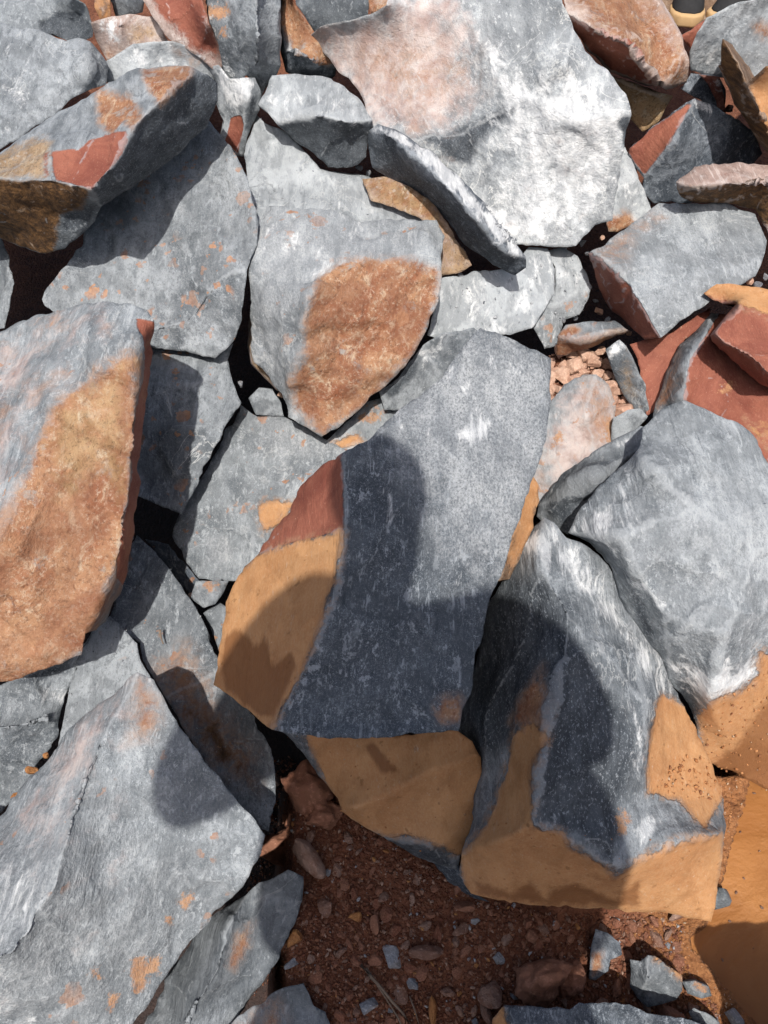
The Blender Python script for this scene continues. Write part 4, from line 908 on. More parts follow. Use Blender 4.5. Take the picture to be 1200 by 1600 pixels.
R('stone_block', 'tall grey stone with yellow orange patches and pale broken left side, at the top edge', 'rock',
  [(306,-40,30),(432,-40,30),(440,10,27),(442,60,22),(440,104,15),(430,125,11),(406,156,6),(400,130,10),(384,120,13),(362,136,9),(348,118,10),(340,70,18),(326,36,22),(402,-20,34),(404,60,28),(400,110,18)], [[0,1,13,14,15,8,9,10,11,12] if False else [0,13,14,15,7,8,9,10,11,12],[0,1,13] if False else [0,1,13],[13,1,2,3,4,5,6,7,15,14]], rock_mat('slate', 68, grain=-10, dust=0.5, fleck=0.8), patches=[('ochre', [(320,6),(346,2),(350,14),(334,26),(324,24)], 8,.9),('ochre', [(343,44),(350,44),(350,58),(343,58)], 5,.9),('pale', [(310,10),(326,20),(352,100),(370,130),(350,120),(330,60)], 14, .8),('fresh_shade', [(404,-10),(440,0),(440,100),(406,150),(402,60)], 18, .5)], T=0.45, seed=301)
R('stone_shard', 'white quartz and red tipped upright shard between the patched block and the pale slab', 'rock',
  [(330,104,10),(344,102,12),(360,122,13),(380,122,14),(398,122,13),(408,142,11),(406,172,8),(398,190,5),(386,218,3),(380,246,-2),(366,244,-1),(352,226,0),(344,214,2),(350,190,3),(338,160,4),(340,130,7),(388,150,13),(376,215,4)], [[0,1,2,3,16,17,10,11,12,13,14,15],[3,4,5,6,7,8,9,10,17,16]], rock_mat('pale', 69, dust=0.6), patches=[('pale', [(330,104),(400,124),(392,170),(360,176),(345,130)], 12, .85),('red', [(360,184),(376,178),(380,200),(372,246),(350,222)], 6),('fresh_shade',[(388,150),(404,150),(396,200),(384,215)],6,.7)], T=0.45)
R('stone_block', 'stone split in rusty pink above and dark grey below, left of the giant pale boulder', 'rock',
  [(432,-40,26),(446,-10,25),(458,8,22),(478,34,20),(500,60,17),(522,86,13),(528,102,9),(524,120,5),(508,130,3),(488,130,4),(474,124,5),(446,114,8),(438,80,13),(436,30,18),(455,80,17),(490,96,16),(510,108,11)], [[0,1,2,3,4,5,6,16,15,14,12,13],[12,14,15,16,6,7,8,9,10,11]], rock_mat('dark', 70, fleck=0.9), patches=[('rust', [(425,-40),(450,-10),(500,55),(530,98),(512,106),(492,92),(455,76),(438,40)], 10),('pale',[(438,60),(455,72),(462,84),(442,80)],6,.8)], T=0.45)
R('stone_block', 'dark grey angular stone at the top edge, left of the giant pale boulder', 'rock',
  [(456,-40,18),(577,-40,18),(577,10,13),(575,28,10),(560,34,9),(520,42,7),(494,54,4),(480,34,8),(462,8,12)], [[0,1,2,3,4,5,6,7,8]], rock_mat('slate', 71, dust=0.4), patches=[('fresh_shade', None, 5, .45)], T=0.45)
R('small_stone', 'small brownish stone at the top edge touching the giant pale boulder', 'rock',
  [(576,-30,14),(625,-30,18),(618,4,14),(600,12,12),(580,22,9),(574,8,10)], [[0,1,2,3,4,5]], rock_mat('pink', 72), patches=[('rust',None,5,.55)], T=0.45)
R('small_stone', 'orange ochre stone in the dark gap at the top edge', 'rock',
  [(136,-40,14),(172,-40,16),(172,0,12),(174,26,7),(158,32,5),(148,12,8)], [[0,1,2,3,4,5]], rock_mat('pink', 73), patches=[('ochre',None,5,.62),('rust',[(140,-20),(165,-10),(165,10)],8,.7)], T=0.45)
R('small_stone', 'small dark grey stone beside the orange ochre stone at the top edge', 'rock',
  [(170,-40,16),(224,-40,18),(224,0,14),(222,20,9),(204,24,7),(180,26,6),(172,0,10)], [[0,1,2,3,4,5,6]], rock_mat('slate', 74), patches=[('fresh_shade',None,5,.5)], T=0.45)
R('boulder', 'tall grey boulder just beyond the lower right corner, shading the mud pool', 'rock',
  [(1212,1660,8),(1224,1634,17),(1246,1622,21),(1270,1618,22),(1292,1628,22),(1330,1660,24),(1400,1700,24),(1480,1780,22),(1480,1900,18),(1300,1900,16),(1230,1780,10)], [[0,1,2,3,4,5,6,7,8,9,10]],
  rock_mat('slate', 80), T=0.5, seed=311, step=9)

# ------------------------------------------------------------------ ground, mud pool
ZW = -0.10
def on_z(px, py, z):
    x, y, zz = ray(px, py); t = (HC-z)/(-zz)
    return (x*t, y*t)
POOL = [(1200,1110),(1160,1170),(1144,1240),(1132,1300),(1120,1340),(1110,1400),(1098,1440),(1066,1462),(1072,1490),(1100,1522),(1128,1552),(1160,1588),(1200,1625),(1290,1700),(1500,1780),(1620,1500),(1560,1150),(1300,1060)]
POOLW = np.array([on_z(a, b, ZW) for a, b in POOL])
def ground_z(X, Y):
    """height of the bare earth below the stones"""
    X = np.asarray(X, float); Y = np.asarray(Y, float)
    h = -0.125-0.70*np.clip(np.maximum((Y-0.57)/0.2, (-0.17-X)/0.12), 0, 1)
    h += 0.75*np.exp(-(((X-0.47)/0.25)**2+((Y-1.40)/0.24)**2)**3)
    z = SLOPE*np.clip(Y, -0.5, 4.5)+h
    s = sdf(np.stack([X.ravel(), Y.ravel()], -1), POOLW).reshape(X.shape)
    bank = ZW+0.018+0.10*np.clip((-s-0.02)/0.15, 0, 1)*0.4
    near = np.clip(1-(-s)/0.14, 0, 1)
    z = np.where(s < 0, np.maximum(z, bank*near+z*(1-near)), ZW-0.09*np.clip(s/0.05, 0, 1)+0.018*(1-np.clip(s/0.03, 0, 1)))
    return z, s
def axis(lo, hi, d, far, dl, dh):
    a = list(np.arange(lo, hi, d)); x = lo; st = d
    left = []
    while x > -far: st *= 1.35; x -= st; left.append(x)
    x = a[-1]; st = d
    right = []
    while x < dh: st = min(st*1.25, 0.035); x += st; right.append(x)
    while x < far: st *= 1.35; x += st; right.append(x)
    return np.array(left[::-1]+a+right)
ax = axis(-0.42, 0.86, 0.0065, 90, -1, 1.2); ay = axis(0.02, 0.78, 0.0065, 90, -1, 3.2)
GX, GY = np.meshgrid(ax, ay)
GZ, GS = ground_z(GX, GY)
gv = []
lump = np.zeros(GX.shape)
for j in range(GX.shape[0]):
    for i in range(GX.shape[1]):
        x, y = GX[j, i], GY[j, i]
        if abs(x) < 3 and -1 < y < 5:
            v = noise.noise((x*5, y*5, 1.5))*0.022
            if -0.5 < x < 0.9 and 0 < y < 0.8:
                v += noise.noise((x*17, y*17, 4.5))*0.009+noise.noise((x*42, y*42, 7.5))*0.005+abs(noise.noise((x*85, y*85, 2.5)))*0.0045
            lump[j, i] = v
lump *= np.where(GS > 0.03, 0.1, 1.0)
GZ2 = GZ+lump
GZ2 = np.where((GS > 0.04), np.minimum(GZ2, ZW-0.03), GZ2)
ny, nx = GX.shape
idx = np.arange(ny*nx).reshape(ny, nx)
gf = np.stack([idx[:-1, :-1], idx[:-1, 1:], idx[1:, 1:], idx[1:, :-1]], -1).reshape(-1, 4)

k = N('red_earth')
p = k.ocoords((0, 0, 0))
a1 = k.noise(p, 9, 6, 0.65); a2 = k.noise(p, 70, 6, 0.75); a3 = k.noise(p, 260, 4, 0.7)
c = k.mix(k.ramp(a1, 0.35, 0.65), (0.10, 0.034, 0.017), (0.175, 0.066, 0.034))
c = k.mix(k.ramp(a2, 0.52, 0.68), c, (0.24, 0.105, 0.06))
c = k.mix(k.ramp(a2, 0.46, 0.34), c, (0.045, 0.016, 0.009))
c = k.mix(k.math('MULTIPLY', k.ramp(a3, 0.6, 0.72), 0.5), c, (0.32, 0.17, 0.11))
mud = k.ramp(k.math('ADD', k.attr('mud'), k.math('MULTIPLY', k.math('SUBTRACT', a1, 0.5), 0.8)), 0.35, 0.8)
mc = k.mix(k.ramp(a2, 0.35, 0.65), (0.17, 0.066, 0.024), (0.34, 0.150, 0.058))
mc = k.mix(k.ramp(a3, 0.62, 0.70), mc, (0.5, 0.42, 0.34))
c = k.mix(mud, c, mc)
c = k.mix(k.math('MULTIPLY', k.attr('pile'), k.ramp(a2, 0.3, 0.5, 1.0, 0.88)), c, (0.022, 0.020, 0.020))  # near-black shade of the deep gaps, painted into the earth colour
k.put(k.b.inputs['Base Color'], c); k.b.inputs['Roughness'].default_value = 0.85
vo = k.vor(p, 120, 'F1'); vo2 = k.vor(p, 260, 'F1')
hh = k.math('ADD', k.math('MULTIPLY', vo, -0.006), k.math('MULTIPLY', a2, 0.006))
hh = k.math('ADD', hh, k.math('MULTIPLY', vo2, -0.002))
bp = k.n('Bump'); bp.inputs['Strength'].default_value = 0.9; bp.inputs['Distance'].default_value = 1.0
k.put(bp.inputs['Height'], hh); k.put(k.b.inputs['Normal'], bp.outputs[0])
EARTH = k.m
pile = np.clip(np.maximum((GY-0.57)/0.12, (-0.20-GX)/0.10), 0, 1)*np.clip(3-GY, 0, 1)  # mask of the gap shade painted under the stones
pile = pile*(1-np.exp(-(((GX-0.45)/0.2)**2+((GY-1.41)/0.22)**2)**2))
mudv = np.clip(1-(-GS)/0.16, 0, 1)*(GS < 0)+(GS >= 0)*1.0
mudv = np.maximum(mudv, 0.0*np.exp(-(((GX-0.45)/0.2)**2+((GY-1.41)/0.22)**2)**2))
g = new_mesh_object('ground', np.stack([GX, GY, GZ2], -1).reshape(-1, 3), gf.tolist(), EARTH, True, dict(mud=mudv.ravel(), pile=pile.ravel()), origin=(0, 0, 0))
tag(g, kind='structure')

k = N('muddy_water')
p = k.ocoords((3, 1, 0))
a1 = k.noise(p, 3.5, 5, 0.6, 1.0); a2 = k.noise(p, 24, 5, 0.65)
c = k.mix(k.ramp(a1, 0.3, 0.7), (0.27, 0.110, 0.032), (0.36, 0.160, 0.052))
c = k.mix(k.math('MULTIPLY', k.ramp(k.noise(p, 150, 2, 0.5), 0.72, 0.78), 0.8), c, (0.12, 0.05, 0.02))
c = k.mix(k.math('MULTIPLY', k.ramp(a2, 0.58, 0.75), 0.5), c, (0.38, 0.19, 0.08))
k.put(k.b.inputs['Base Color'], c); k.b.inputs['Roughness'].default_value = 0.5
k.b.inputs['Specular IOR Level'].default_value = 0.25
bp = k.n('Bump'); bp.inputs['Strength'].default_value = 0.5; bp.inputs['Distance'].default_value = 1.0
k.put(bp.inputs['Height'], k.math('ADD', k.math('MULTIPLY', a1, 0.03), k.math('MULTIPLY', a2, 0.006))); k.put(k.b.inputs['Normal'], bp.outputs[0])
cc = POOLW.mean(0)
ring = cc+(POOLW-cc)*1.05
wv = [(x, y, ZW) for x, y in ring]; wv += [(x, y, ZW-0.1) for x, y in ring]
n_ = len(ring)
wf = [list(range(n_))[::-1] if False else list(range(n_)), list(range(n_, 2*n_))[::-1]]+[[i, i+n_, (i+1) % n_+n_, (i+1) % n_] for i in range(n_)]
wo = new_mesh_object('mud_pool_water', wv, wf, k.m, False, origin=(float(cc[0]), float(cc[1]), ZW-0.1))
tag(wo, kind='structure')

def gpt(px, py):
    """point of the earth surface seen at a photo pixel"""
    x, y, z = [float(v) for v in ray(px, py)]
    if px > 780 and py < 760:
        ts = np.linspace(1.0, 2.6, 500); dz_ = HC+z*ts-ground_z(x*ts, y*ts)[0]
        t = float(ts[np.argmax(dz_ < 0)])
    else:
        t = 1.4
        for _ in range(14):
            gz = float(ground_z(np.array([x*t]), np.array([y*t]))[0][0])
            t = t*0.4+0.6*((HC-gz)/(-z))
    X, Y = x*t, y*t
    gz = float(ground_z(np.array([X]), np.array([Y]))[0][0])
    gz += noise.noise((X*5, Y*5, 1.5))*0.022+noise.noise((X*17, Y*17, 4.5))*0.009+noise.noise((X*42, Y*42, 7.5))*0.005
    return Vector((X, Y, gz)), t

# ------------------------------------------------------------------ loose stones of the hollow
def pebble_mat(name, c0, c1, c2):
    k = N(name)
    p = k.ocoords((0, 0, 0))
    oi = k.n('ObjectInfo').outputs['Random']
    t = k.math('FRACT', k.math('ADD', k.attr('tone'), oi))
    c = k.mix(t, c0, c1)
    a = k.noise(p, 1.6, 6, 0.7); b = k.noise(p, 9, 4, 0.7)
    c = k.mix(k.ramp(a, 0.42, 0.62), c, c2)
    c = k.mix(k.math('MULTIPLY', k.ramp(b, 0.5, 0.7), 0.5), c, tuple(min(.8, v*1.7+0.03) for v in c1))
    k.put(k.b.inputs['Base Color'], c); k.b.inputs['Roughness'].default_value = 0.8
    bp = k.n('Bump'); bp.inputs['Strength'].default_value = 0.7; bp.inputs['Distance'].default_value = 0.01
    k.put(bp.inputs['Height'], k.math('ADD', a, k.math('MULTIPLY', b, 0.5))); k.put(k.b.inputs['Normal'], bp.outputs[0])
    return k.m
PM = dict(
    red=pebble_mat('reddish_stone', (0.17, 0.060, 0.033), (0.29, 0.138, 0.086), (0.20, 0.090, 0.053)),
    brown=pebble_mat('brown_stone', (0.18, 0.100, 0.072), (0.29, 0.19, 0.145), (0.17, 0.08, 0.05)),
    grey=pebble_mat('blue_grey_stone', (0.15, 0.165, 0.19), (0.30, 0.31, 0.33), (0.20, 0.19, 0.19)),
    orange=pebble_mat('orange_stone', (0.33, 0.14, 0.045), (0.40, 0.19, 0.07), (0.26, 0.10, 0.035)),
    pink=pebble_mat('pinkish_stone', (0.42, 0.24, 0.17), (0.52, 0.34, 0.25), (0.38, 0.22, 0.15)),
)
import bmesh
def stone_mesh(seed, sub=3, flat=0.6, rough=0.10, cut=0.19):
    r = random.Random(seed)
    bm = bmesh.new()
    bmesh.ops.create_icosphere(bm, subdivisions=sub, radius=0.5)
    planes = [(Vector((r.gauss(0, 1), r.gauss(0, 1), r.gauss(0, 1))).normalized(), r.uniform(cut, 0.38)) for _ in range(8)]
    o = Vector((r.uniform(0, 90), r.uniform(0, 90), 0))
    sx_, sy_ = r.uniform(0.75, 1.0), r.uniform(0.6, 0.95)
    for v in bm.verts:
        for n_, d in planes:
            e = v.co.dot(n_)-d
            if e > 0: v.co -= n_*e*0.93
        v.co += v.co.normalized()*(noise.noise(v.co*3+o)*rough+noise.noise(v.co*8+o)*rough*0.35)
        v.co = Vector((v.co.x*sx_, v.co.y*sy_, v.co.z*flat))
    me = bpy.data.meshes.new('loose_stone'); bm.to_mesh(me); bm.free()
    me.polygons.foreach_set('use_smooth', [sub > 3]*len(me.polygons))
    return me
base = {}
for kk in PM:
    base[kk] = []
    for i in range(6):
        me = stone_mesh(i*18+len(kk)*102, flat=0.42 if kk in ('grey', 'pink') else 0.62, rough=0.07)
        me.materials.append(PM[kk]); base[kk].append(me)
rp = random.Random(5)
def put_stone(name, px, py, wpx, kk, label, cat, group, rot=None, sink=0.28, asp=(1, 1), vi=None, zl=1.0):
    q, t = gpt(px, py)
    s = wpx*t/FOC/0.82
    me = base[kk][rp.randrange(6) if vi is None else vi]
    o = bpy.data.objects.new(name, me); COL.objects.link(o)
    o.location = q+Vector((0, 0, s*(0.5-sink)*0.5))
    o.scale = (s*asp[0], s*asp[1], s*zl)
    o.rotation_euler = (rp.uniform(-.35, .35), rp.uniform(-.35, .35), rot if rot is not None else rp.uniform(0, 6.28))
    return tag(o, label, cat, group)
placed = []
CL = 'earthy clods and larger stones in the red hollow'
clods = [(480,1230,62,'red','large crumbly red clod against the dark gap under the ochre wedge',0.3,(1,.9)),
 (506,1274,46,'red','lumpy red brown clod just below the largest one under the ochre wedge',0,(1,.7)),
 (444,1322,50,'red','rounded red clod beside the right tip of the huge lower left boulder',.1,(1,.75)),
 (482,1346,58,'brown','elongated brown clod lying next to the smooth blue grey stone',-.8,(1,.62)),
 (486,1310,22,'brown','small egg shaped brown stone between the two red brown clods',1.4,(1,.8)),
 (450,1226,24,'brown','flat light brown chip at the mouth of the dark gap',.7,(1,.6)),
 (612,1500,34,'grey','blue grey three sided stone in the middle of the red gravel',.5,(1,1)),
 (664,1490,44,'brown','pale brown loaf shaped stone in the middle of the red gravel',.1,(1,.55)),
 (462,1470,26,'orange','dull orange stone beside the edge of the smooth blue grey stone',1.2,(1,.7)),
 (508,1416,28,'brown','square shouldered brown stone in the upper part of the red gravel',.9,(1,.9)),
 (586,1448,30,'red','long red pebble shaped like a bean in the gravel',1.7,(1,.55)),
 (556,1434,20,'orange','bright orange pebble in the red gravel',.3,(1,.7)),
 (455,1508,26,'grey','flat grey chip in the dark hollow beside the brownish grey stone',.5,(1,.5)),
 (768,1556,44,'brown','angular brown stone touching the dark speckled slab at the bottom',-.5,(1,.75)),
 (760,1585,30,'brown','narrow brown stone half under the ochre corner of the dark speckled slab',-1.0,(1,.6)),
 (842,1540,70,'red','broad crumbly red clod above the dark speckled slab',.2,(1,.7)),
 (890,1535,42,'red','reddish clod left of the triangular blue grey shard',.8,(1,.9)),
 (678,1575,40,'orange','upright orange chip between two brown stones near the bottom edge',1.5,(1,.34)),
 (700,1552,24,'brown','block shaped grey brown stone right of the orange chip',.1,(1,.75)),
 (776,1500,26,'grey','pointed blue grey chip in the right part of the gravel',-.6,(1,.55)),
 (720,1455,28,'brown','dusky pink brown stone in the upper right of the gravel',.2,(1,.8)),
 (684,1460,26,'red','long red stone in the upper gravel near the dusky pink one',1.3,(1,.6)),
 (722,1420,34,'red','flat topped red stone close under the mud skirted boulder',0,(1,.6)),
 (575,1572,34,'grey','dark grey stone in deep shade near the dry stalks',.6,(1,.7)),
 (712,1470,18,'brown','narrow upright brown stone below the dusky pink one',1.5,(1,.6)),
 (940,1570,30,'brown','brown stone half buried behind the dark speckled slab',.4,(1,.6)),
 (965,1545,28,'red','long red stone beside the triangular blue grey shard',1.2,(1,.5)),
 (1060,1430,34,'brown','brown broken stone under the corner of the mud skirted boulder',.3,(1,.5)),
 (1050,1585,34,'red','dark red stone between the grey chip and the bottom slab',-.4,(1,.6)),
 (1090,1552,34,'orange','orange mud coated stone on the bank of the mud pool',-.5,(1,.5)),
 (1030,1560,26,'pink','pinkish lump below the ochre rimmed grey stone',.2,(1,.7)),
 (1140,1590,40,'grey','grey stone leaning on the bank at the edge of the mud pool',-.8,(1,.45)),
 (590,1215,30,'grey','x',0,(1,1))]
for (x, y, wd, kk, lb, ro, asp) in clods[:-1]:
    put_stone('clod' if 'clod' in lb else 'loose_stone', x, y, wd*1.15, kk, lb, 'clod' if 'clod' in lb else 'stone', CL, ro, 0.2, asp, zl=1.1)
    placed.append((x, y, wd*0.42))
DIRT = [(418,1190),(450,1180),(500,1215),(530,1270),(600,1310),(690,1365),(740,1405),(850,1425),(1000,1430),(1070,1445),(1062,1480),(1090,1540),(1140,1600),(1120,1625),(520,1625),(490,1570),(470,1530),(420,1540),(380,1570),(400,1530),(440,1490),(476,1410),(480,1370),(440,1350),(380,1400),(400,1350),(420,1300)]
kinds = [('red', 'small red brown stone lying in the gravel of the hollow', 'small red brown stones of the gravel'),
         ('brown', 'small dull brown stone lying in the gravel of the hollow', 'small dull brown stones of the gravel'),
         ('grey', 'small blue grey chip lying in the red gravel of the hollow', 'small blue grey chips of the gravel'),
         ('orange', 'tiny orange pebble lying in the red gravel of the hollow', 'tiny orange pebbles of the gravel')]
cnt_ = 0; tries = 0
sizes = sorted([7+12*rp.random()**1.6+(8*rp.random() if rp.random() < 0.12 else 0) for _ in range(285)], reverse=True)
for s in sizes:
    for _ in range(60):
        x, y = rp.uniform(380, 1140), rp.uniform(1180, 1625)
        if sdf(np.array([[x, y]]), DIRT)[0] < 2: continue
        if any((x-a)**2+(y-b)**2 < (s*0.42+c_)**2 for a, b, c_ in placed): continue
        u_ = rp.random(); kk, lb, gr = kinds[0 if u_ < .62 else 1 if u_ < .93 else 2 if u_ < .97 else 3]
        if kk == 'orange': s = min(s, 10)
        put_stone('pebble', x, y, s*1.15, kk, lb, 'pebble', gr, asp=(1, rp.uniform(.6, 1)))
        placed.append((x, y, s*0.42)); break
for i, (x, y, wd) in enumerate([(1178,1240,7),(1150,1395,6),(1162,1372,5),(1186,1330,5),(1140,1440,6),(1128,1500,5),(1190,1418,8),(1156,1300,5)]):
    qx, qy = on_z(x, y, ZW); o = bpy.data.objects.new('pebble', base['brown'][i % 6]); COL.objects.link(o)
    s_ = wd*1.35/FOC/0.8; o.location = (qx, qy, ZW+0.001); o.scale = (s_, s_*0.8, s_); o.rotation_euler = (0.2*i, 0.1, i)
    tag(o, 'tiny stone poking out of the orange mud pool', 'pebble', 'tiny stones in the mud pool')
# pink gravel pocket between the stones
PK = [(844,556),(866,550),(930,540),(950,545),(966,590),(985,636),(975,650),(945,610),(930,600),(880,615),(858,640),(846,650)]
pk_l = []
for s in sorted([10+22*rp.random()**1.5 for _ in range(110)], reverse=True):
    for _ in range(60):
        x, y = rp.uniform(840, 990), rp.uniform(538, 650)
        if sdf(np.array([[x, y]]), PK)[0] < -5: continue
        if any((x-a)**2+(y-b)**2 < (s*0.33+c_)**2 for a, b, c_ in pk_l): continue
        put_stone('gravel_chip', x, y, s*1.2, 'pink', 'small pinkish chip in the gravel pocket below the flat rusty edged plate', 'stone chip', 'pinkish chips of the gravel pocket', sink=0.1, asp=(1, rp.uniform(.6, 1)), zl=1.5)
        pk_l.append((x, y, s*0.33)); break

CL_M = []
for i in range(5):
    me = stone_mesh(400+2*i, sub=4, flat=0.75, rough=0.10, cut=0.33); me.materials.append(PM['red'])
    for v in me.vertices:
        v.co *= 1+0.22*(0.3-abs(noise.noise(v.co*7+Vector((i, 0, 0)))))+0.08*noise.noise(v.co*17)+0.05*noise.noise(v.co*36)
    CL_M.append(me)
for o in list(COL.objects):
    if o.name.startswith('clod') and o.data.materials[0] == PM['red']:
        o.data = CL_M[len(o['label']) % 5]; o.scale = o.scale*1.1
# angular fragments wedged between the big stones, seen in the gaps
FR = [(440,618,14,-12),(455,634,10,-12),(376,600,12,-13),(412,470,9,-4),(560,262,16,0),(576,270,12,0),(470,196,9,2),(720,432,12,0),(650,600,14,-9),(630,612,10,-9),
      (880,500,16,-6),(900,496,12,-7),(934,486,18,-9),(950,500,12,-9),(930,470,12,-9),(990,340,14,-6),(1004,352,12,-8),(910,380,14,-6),(940,372,10,-6),(918,396,12,-6),
      (1012,318,12,-6),(1140,170,16,2),(1152,196,14,2),(1120,160,12,4),(1170,440,16,4),(1185,445,14,4),(1196,432,14,4),(982,520,12,-6),(206,840,12,-16),(182,948,10,-12),
      (300,930,12,-16),(322,944,9,-14),(340,906,8,-12),(52,1204,26,-9),(72,1180,13,-9),(26,1246,18,-10),(560,20,14,4),(450,125,12,2),(130,30,14,6),(350,225,10,-3),(366,252,10,-4)]
for i, (x, y, wd, h_) in enumerate(FR):
    kk = 'orange' if (1150 < y < 1270 and x < 100) else ('grey' if i % 3 else 'pink')
    q = at(x, y, h_/100); t = float(1/invt(x, y, h_/100))
    o = bpy.data.objects.new('stone_fragment', base[kk][i % 6]); COL.objects.link(o)
    s = wd*t/FOC/0.8; o.location = q; o.scale = (s, s*rp.uniform(.6, .95), s*rp.uniform(1.2, 1.9)); o.rotation_euler = (rp.uniform(-.8, .8), rp.uniform(-.8, .8), rp.uniform(0, 6.3))
    lb = {'orange': 'orange mud crumb in the seam left of the huge lower left boulder', 'grey': 'small angular grey fragment wedged in a gap between the big stones', 'pink': 'small angular pinkish fragment wedged in a gap between the big stones'}[kk]
    tag(o, lb, 'stone fragment', {'orange': 'orange crumbs in the lower left seam', 'grey': 'grey fragments wedged in the gaps', 'pink': 'pinkish fragments wedged in the gaps'}[kk])

# fine grit: beyond counting
def grit(name, n, poly, box, smin, smax, mat, seed, power=2.2):
    rs = np.random.RandomState(seed)
    protos = []
    for i in range(5):
        me = stone_mesh(900+i, sub=1, flat=0.7, rough=0.2)
        v = np.array([x.co[:] for x in me.vertices]); f = np.array([x.vertices[:] for x in me.polygons]); protos.append((v, f))
        bpy.data.meshes.remove(me)
    px = rs.uniform(box[0], box[2], n*3); py = rs.uniform(box[1], box[3], n*3)
    m = sdf(np.stack([px, py], -1), poly) > 0
    px, py = px[m][:n], py[m][:n]
    V, F, Tn = [], [], []; off = 0
    x, y, z = ray(px, py); t = np.full(len(px), 1.4)
    if box[0] > 780 and box[3] < 760:
        for i in range(len(px)):
            ts = np.linspace(1.0, 2.6, 400); t[i] = ts[np.argmax(HC+z[i]*ts-ground_z(x[i]*ts, y[i]*ts)[0] < 0)]
    else:
        for _ in range(14):
            gz = ground_z(x*t, y*t)[0]; t = t*0.4+0.6*((HC-gz)/(-z))
    X, Y = x*t, y*t; gz = ground_z(X, Y)[0]
    for i in range(len(px)):
        v, f = protos[i % 5]
        s = smin+(smax-smin)*rs.rand()**power
        a = rs.uniform(0, 6.28); ca, sa = math.cos(a), math.sin(a)
        q = v*s*np.array([1, rs.uniform(.55, 1), 1]); q = np.stack([q[:, 0]*ca-q[:, 1]*sa, q[:, 0]*sa+q[:, 1]*ca, q[:, 2]+q[:, 0]*rs.uniform(-.4, .4)], -1)
        xx, yy = X[i], Y[i]
        zz = gz[i]+noise.noise((xx*5, yy*5, 1.5))*0.022+noise.noise((xx*17, yy*17, 4.5))*0.009+noise.noise((xx*42, yy*42, 7.5))*0.005+abs(noise.noise((xx*85, yy*85, 2.5)))*0.0045
        V.append(q+np.array([xx, yy, zz+s*0.1])); F += (f+off).tolist(); off += len(v); Tn.append(np.full(len(v), rs.rand()))
    o = new_mesh_object(name, np.concatenate(V), F, mat, True, dict(tone=np.concatenate(Tn)))
    return o
k = N('grit')
tn = k.attr('tone')
cr = k.n('ValToRGB'); e = cr.color_ramp; e.interpolation = 'CONSTANT'
e.elements[0].position = 0; e.elements[0].color = (0.13, 0.045, 0.024, 1)
e.elements[1].position = 0.35; e.elements[1].color = (0.20, 0.085, 0.047, 1)
for po, co in ((0.6, (0.25, 0.130, 0.085, 1)), (0.8, (0.15, 0.07, 0.045, 1)), (0.90, (0.36, 0.24, 0.18, 1)), (0.965, (0.34, 0.35, 0.37, 1)), (0.985, (0.45, 0.22, 0.08, 1))):
    x = e.elements.new(po); x.color = co
k.put(cr.inputs[0], tn)
p = k.ocoords((0, 0, 0))
k.put(k.b.inputs['Base Color'], k.mix(k.ramp(k.noise(p, 180, 4, 0.7), 0.4, 0.65, 0, 0.7), cr.outputs[0], (0.10, 0.038, 0.02))); k.b.inputs['Roughness'].default_value = 0.85
tag(grit('fine_gravel', 13000, DIRT, (370, 1170, 1150, 1630), 0.003, 0.016, k.m, 3), kind='stuff')
BANK = [(1050,1195),(1110,1190),(1165,1180),(1180,1230),(1160,1300),(1146,1400),(1130,1440),(1090,1450),(1060,1480),(1100,1530),(1170,1600),(1150,1625),(1100,1600),(1050,1530),(980,1470),(940,1440),(1115,1440),(1120,1300)]
k = N('bank_grit')
tn = k.attr('tone')
cr = k.n('ValToRGB'); e = cr.color_ramp; e.interpolation = 'CONSTANT'
e.elements[0].position = 0; e.elements[0].color = (0.30, 0.125, 0.045, 1)
e.elements[1].position = 0.4; e.elements[1].color = (0.40, 0.185, 0.075, 1)
for po, co in ((0.75, (0.22, 0.09, 0.04, 1)), (0.92, (0.42, 0.30, 0.20, 1))):
    x = e.elements.new(po); x.color = co
k.put(cr.inputs[0], tn); k.put(k.b.inputs['Base Color'], cr.outputs[0]); k.b.inputs['Roughness'].default_value = 0.8
tag(grit('bank_gravel', 900, BANK, (930, 1170, 1190, 1630), 0.002, 0.010, k.m, 9), kind='stuff')
k = N('pink_grit')
tn = k.attr('tone')
k.put(k.b.inputs['Base Color'], k.mix(tn, (0.36, 0.18, 0.11), (0.55, 0.37, 0.28))); k.b.inputs['Roughness'].default_value = 0.85
tag(grit('pink_gravel', 1500, [(840,540),(950,530),(1000,650),(950,720),(840,660)], (830, 530, 1000, 720), 0.004, 0.014, k.m, 12), kind='stuff')

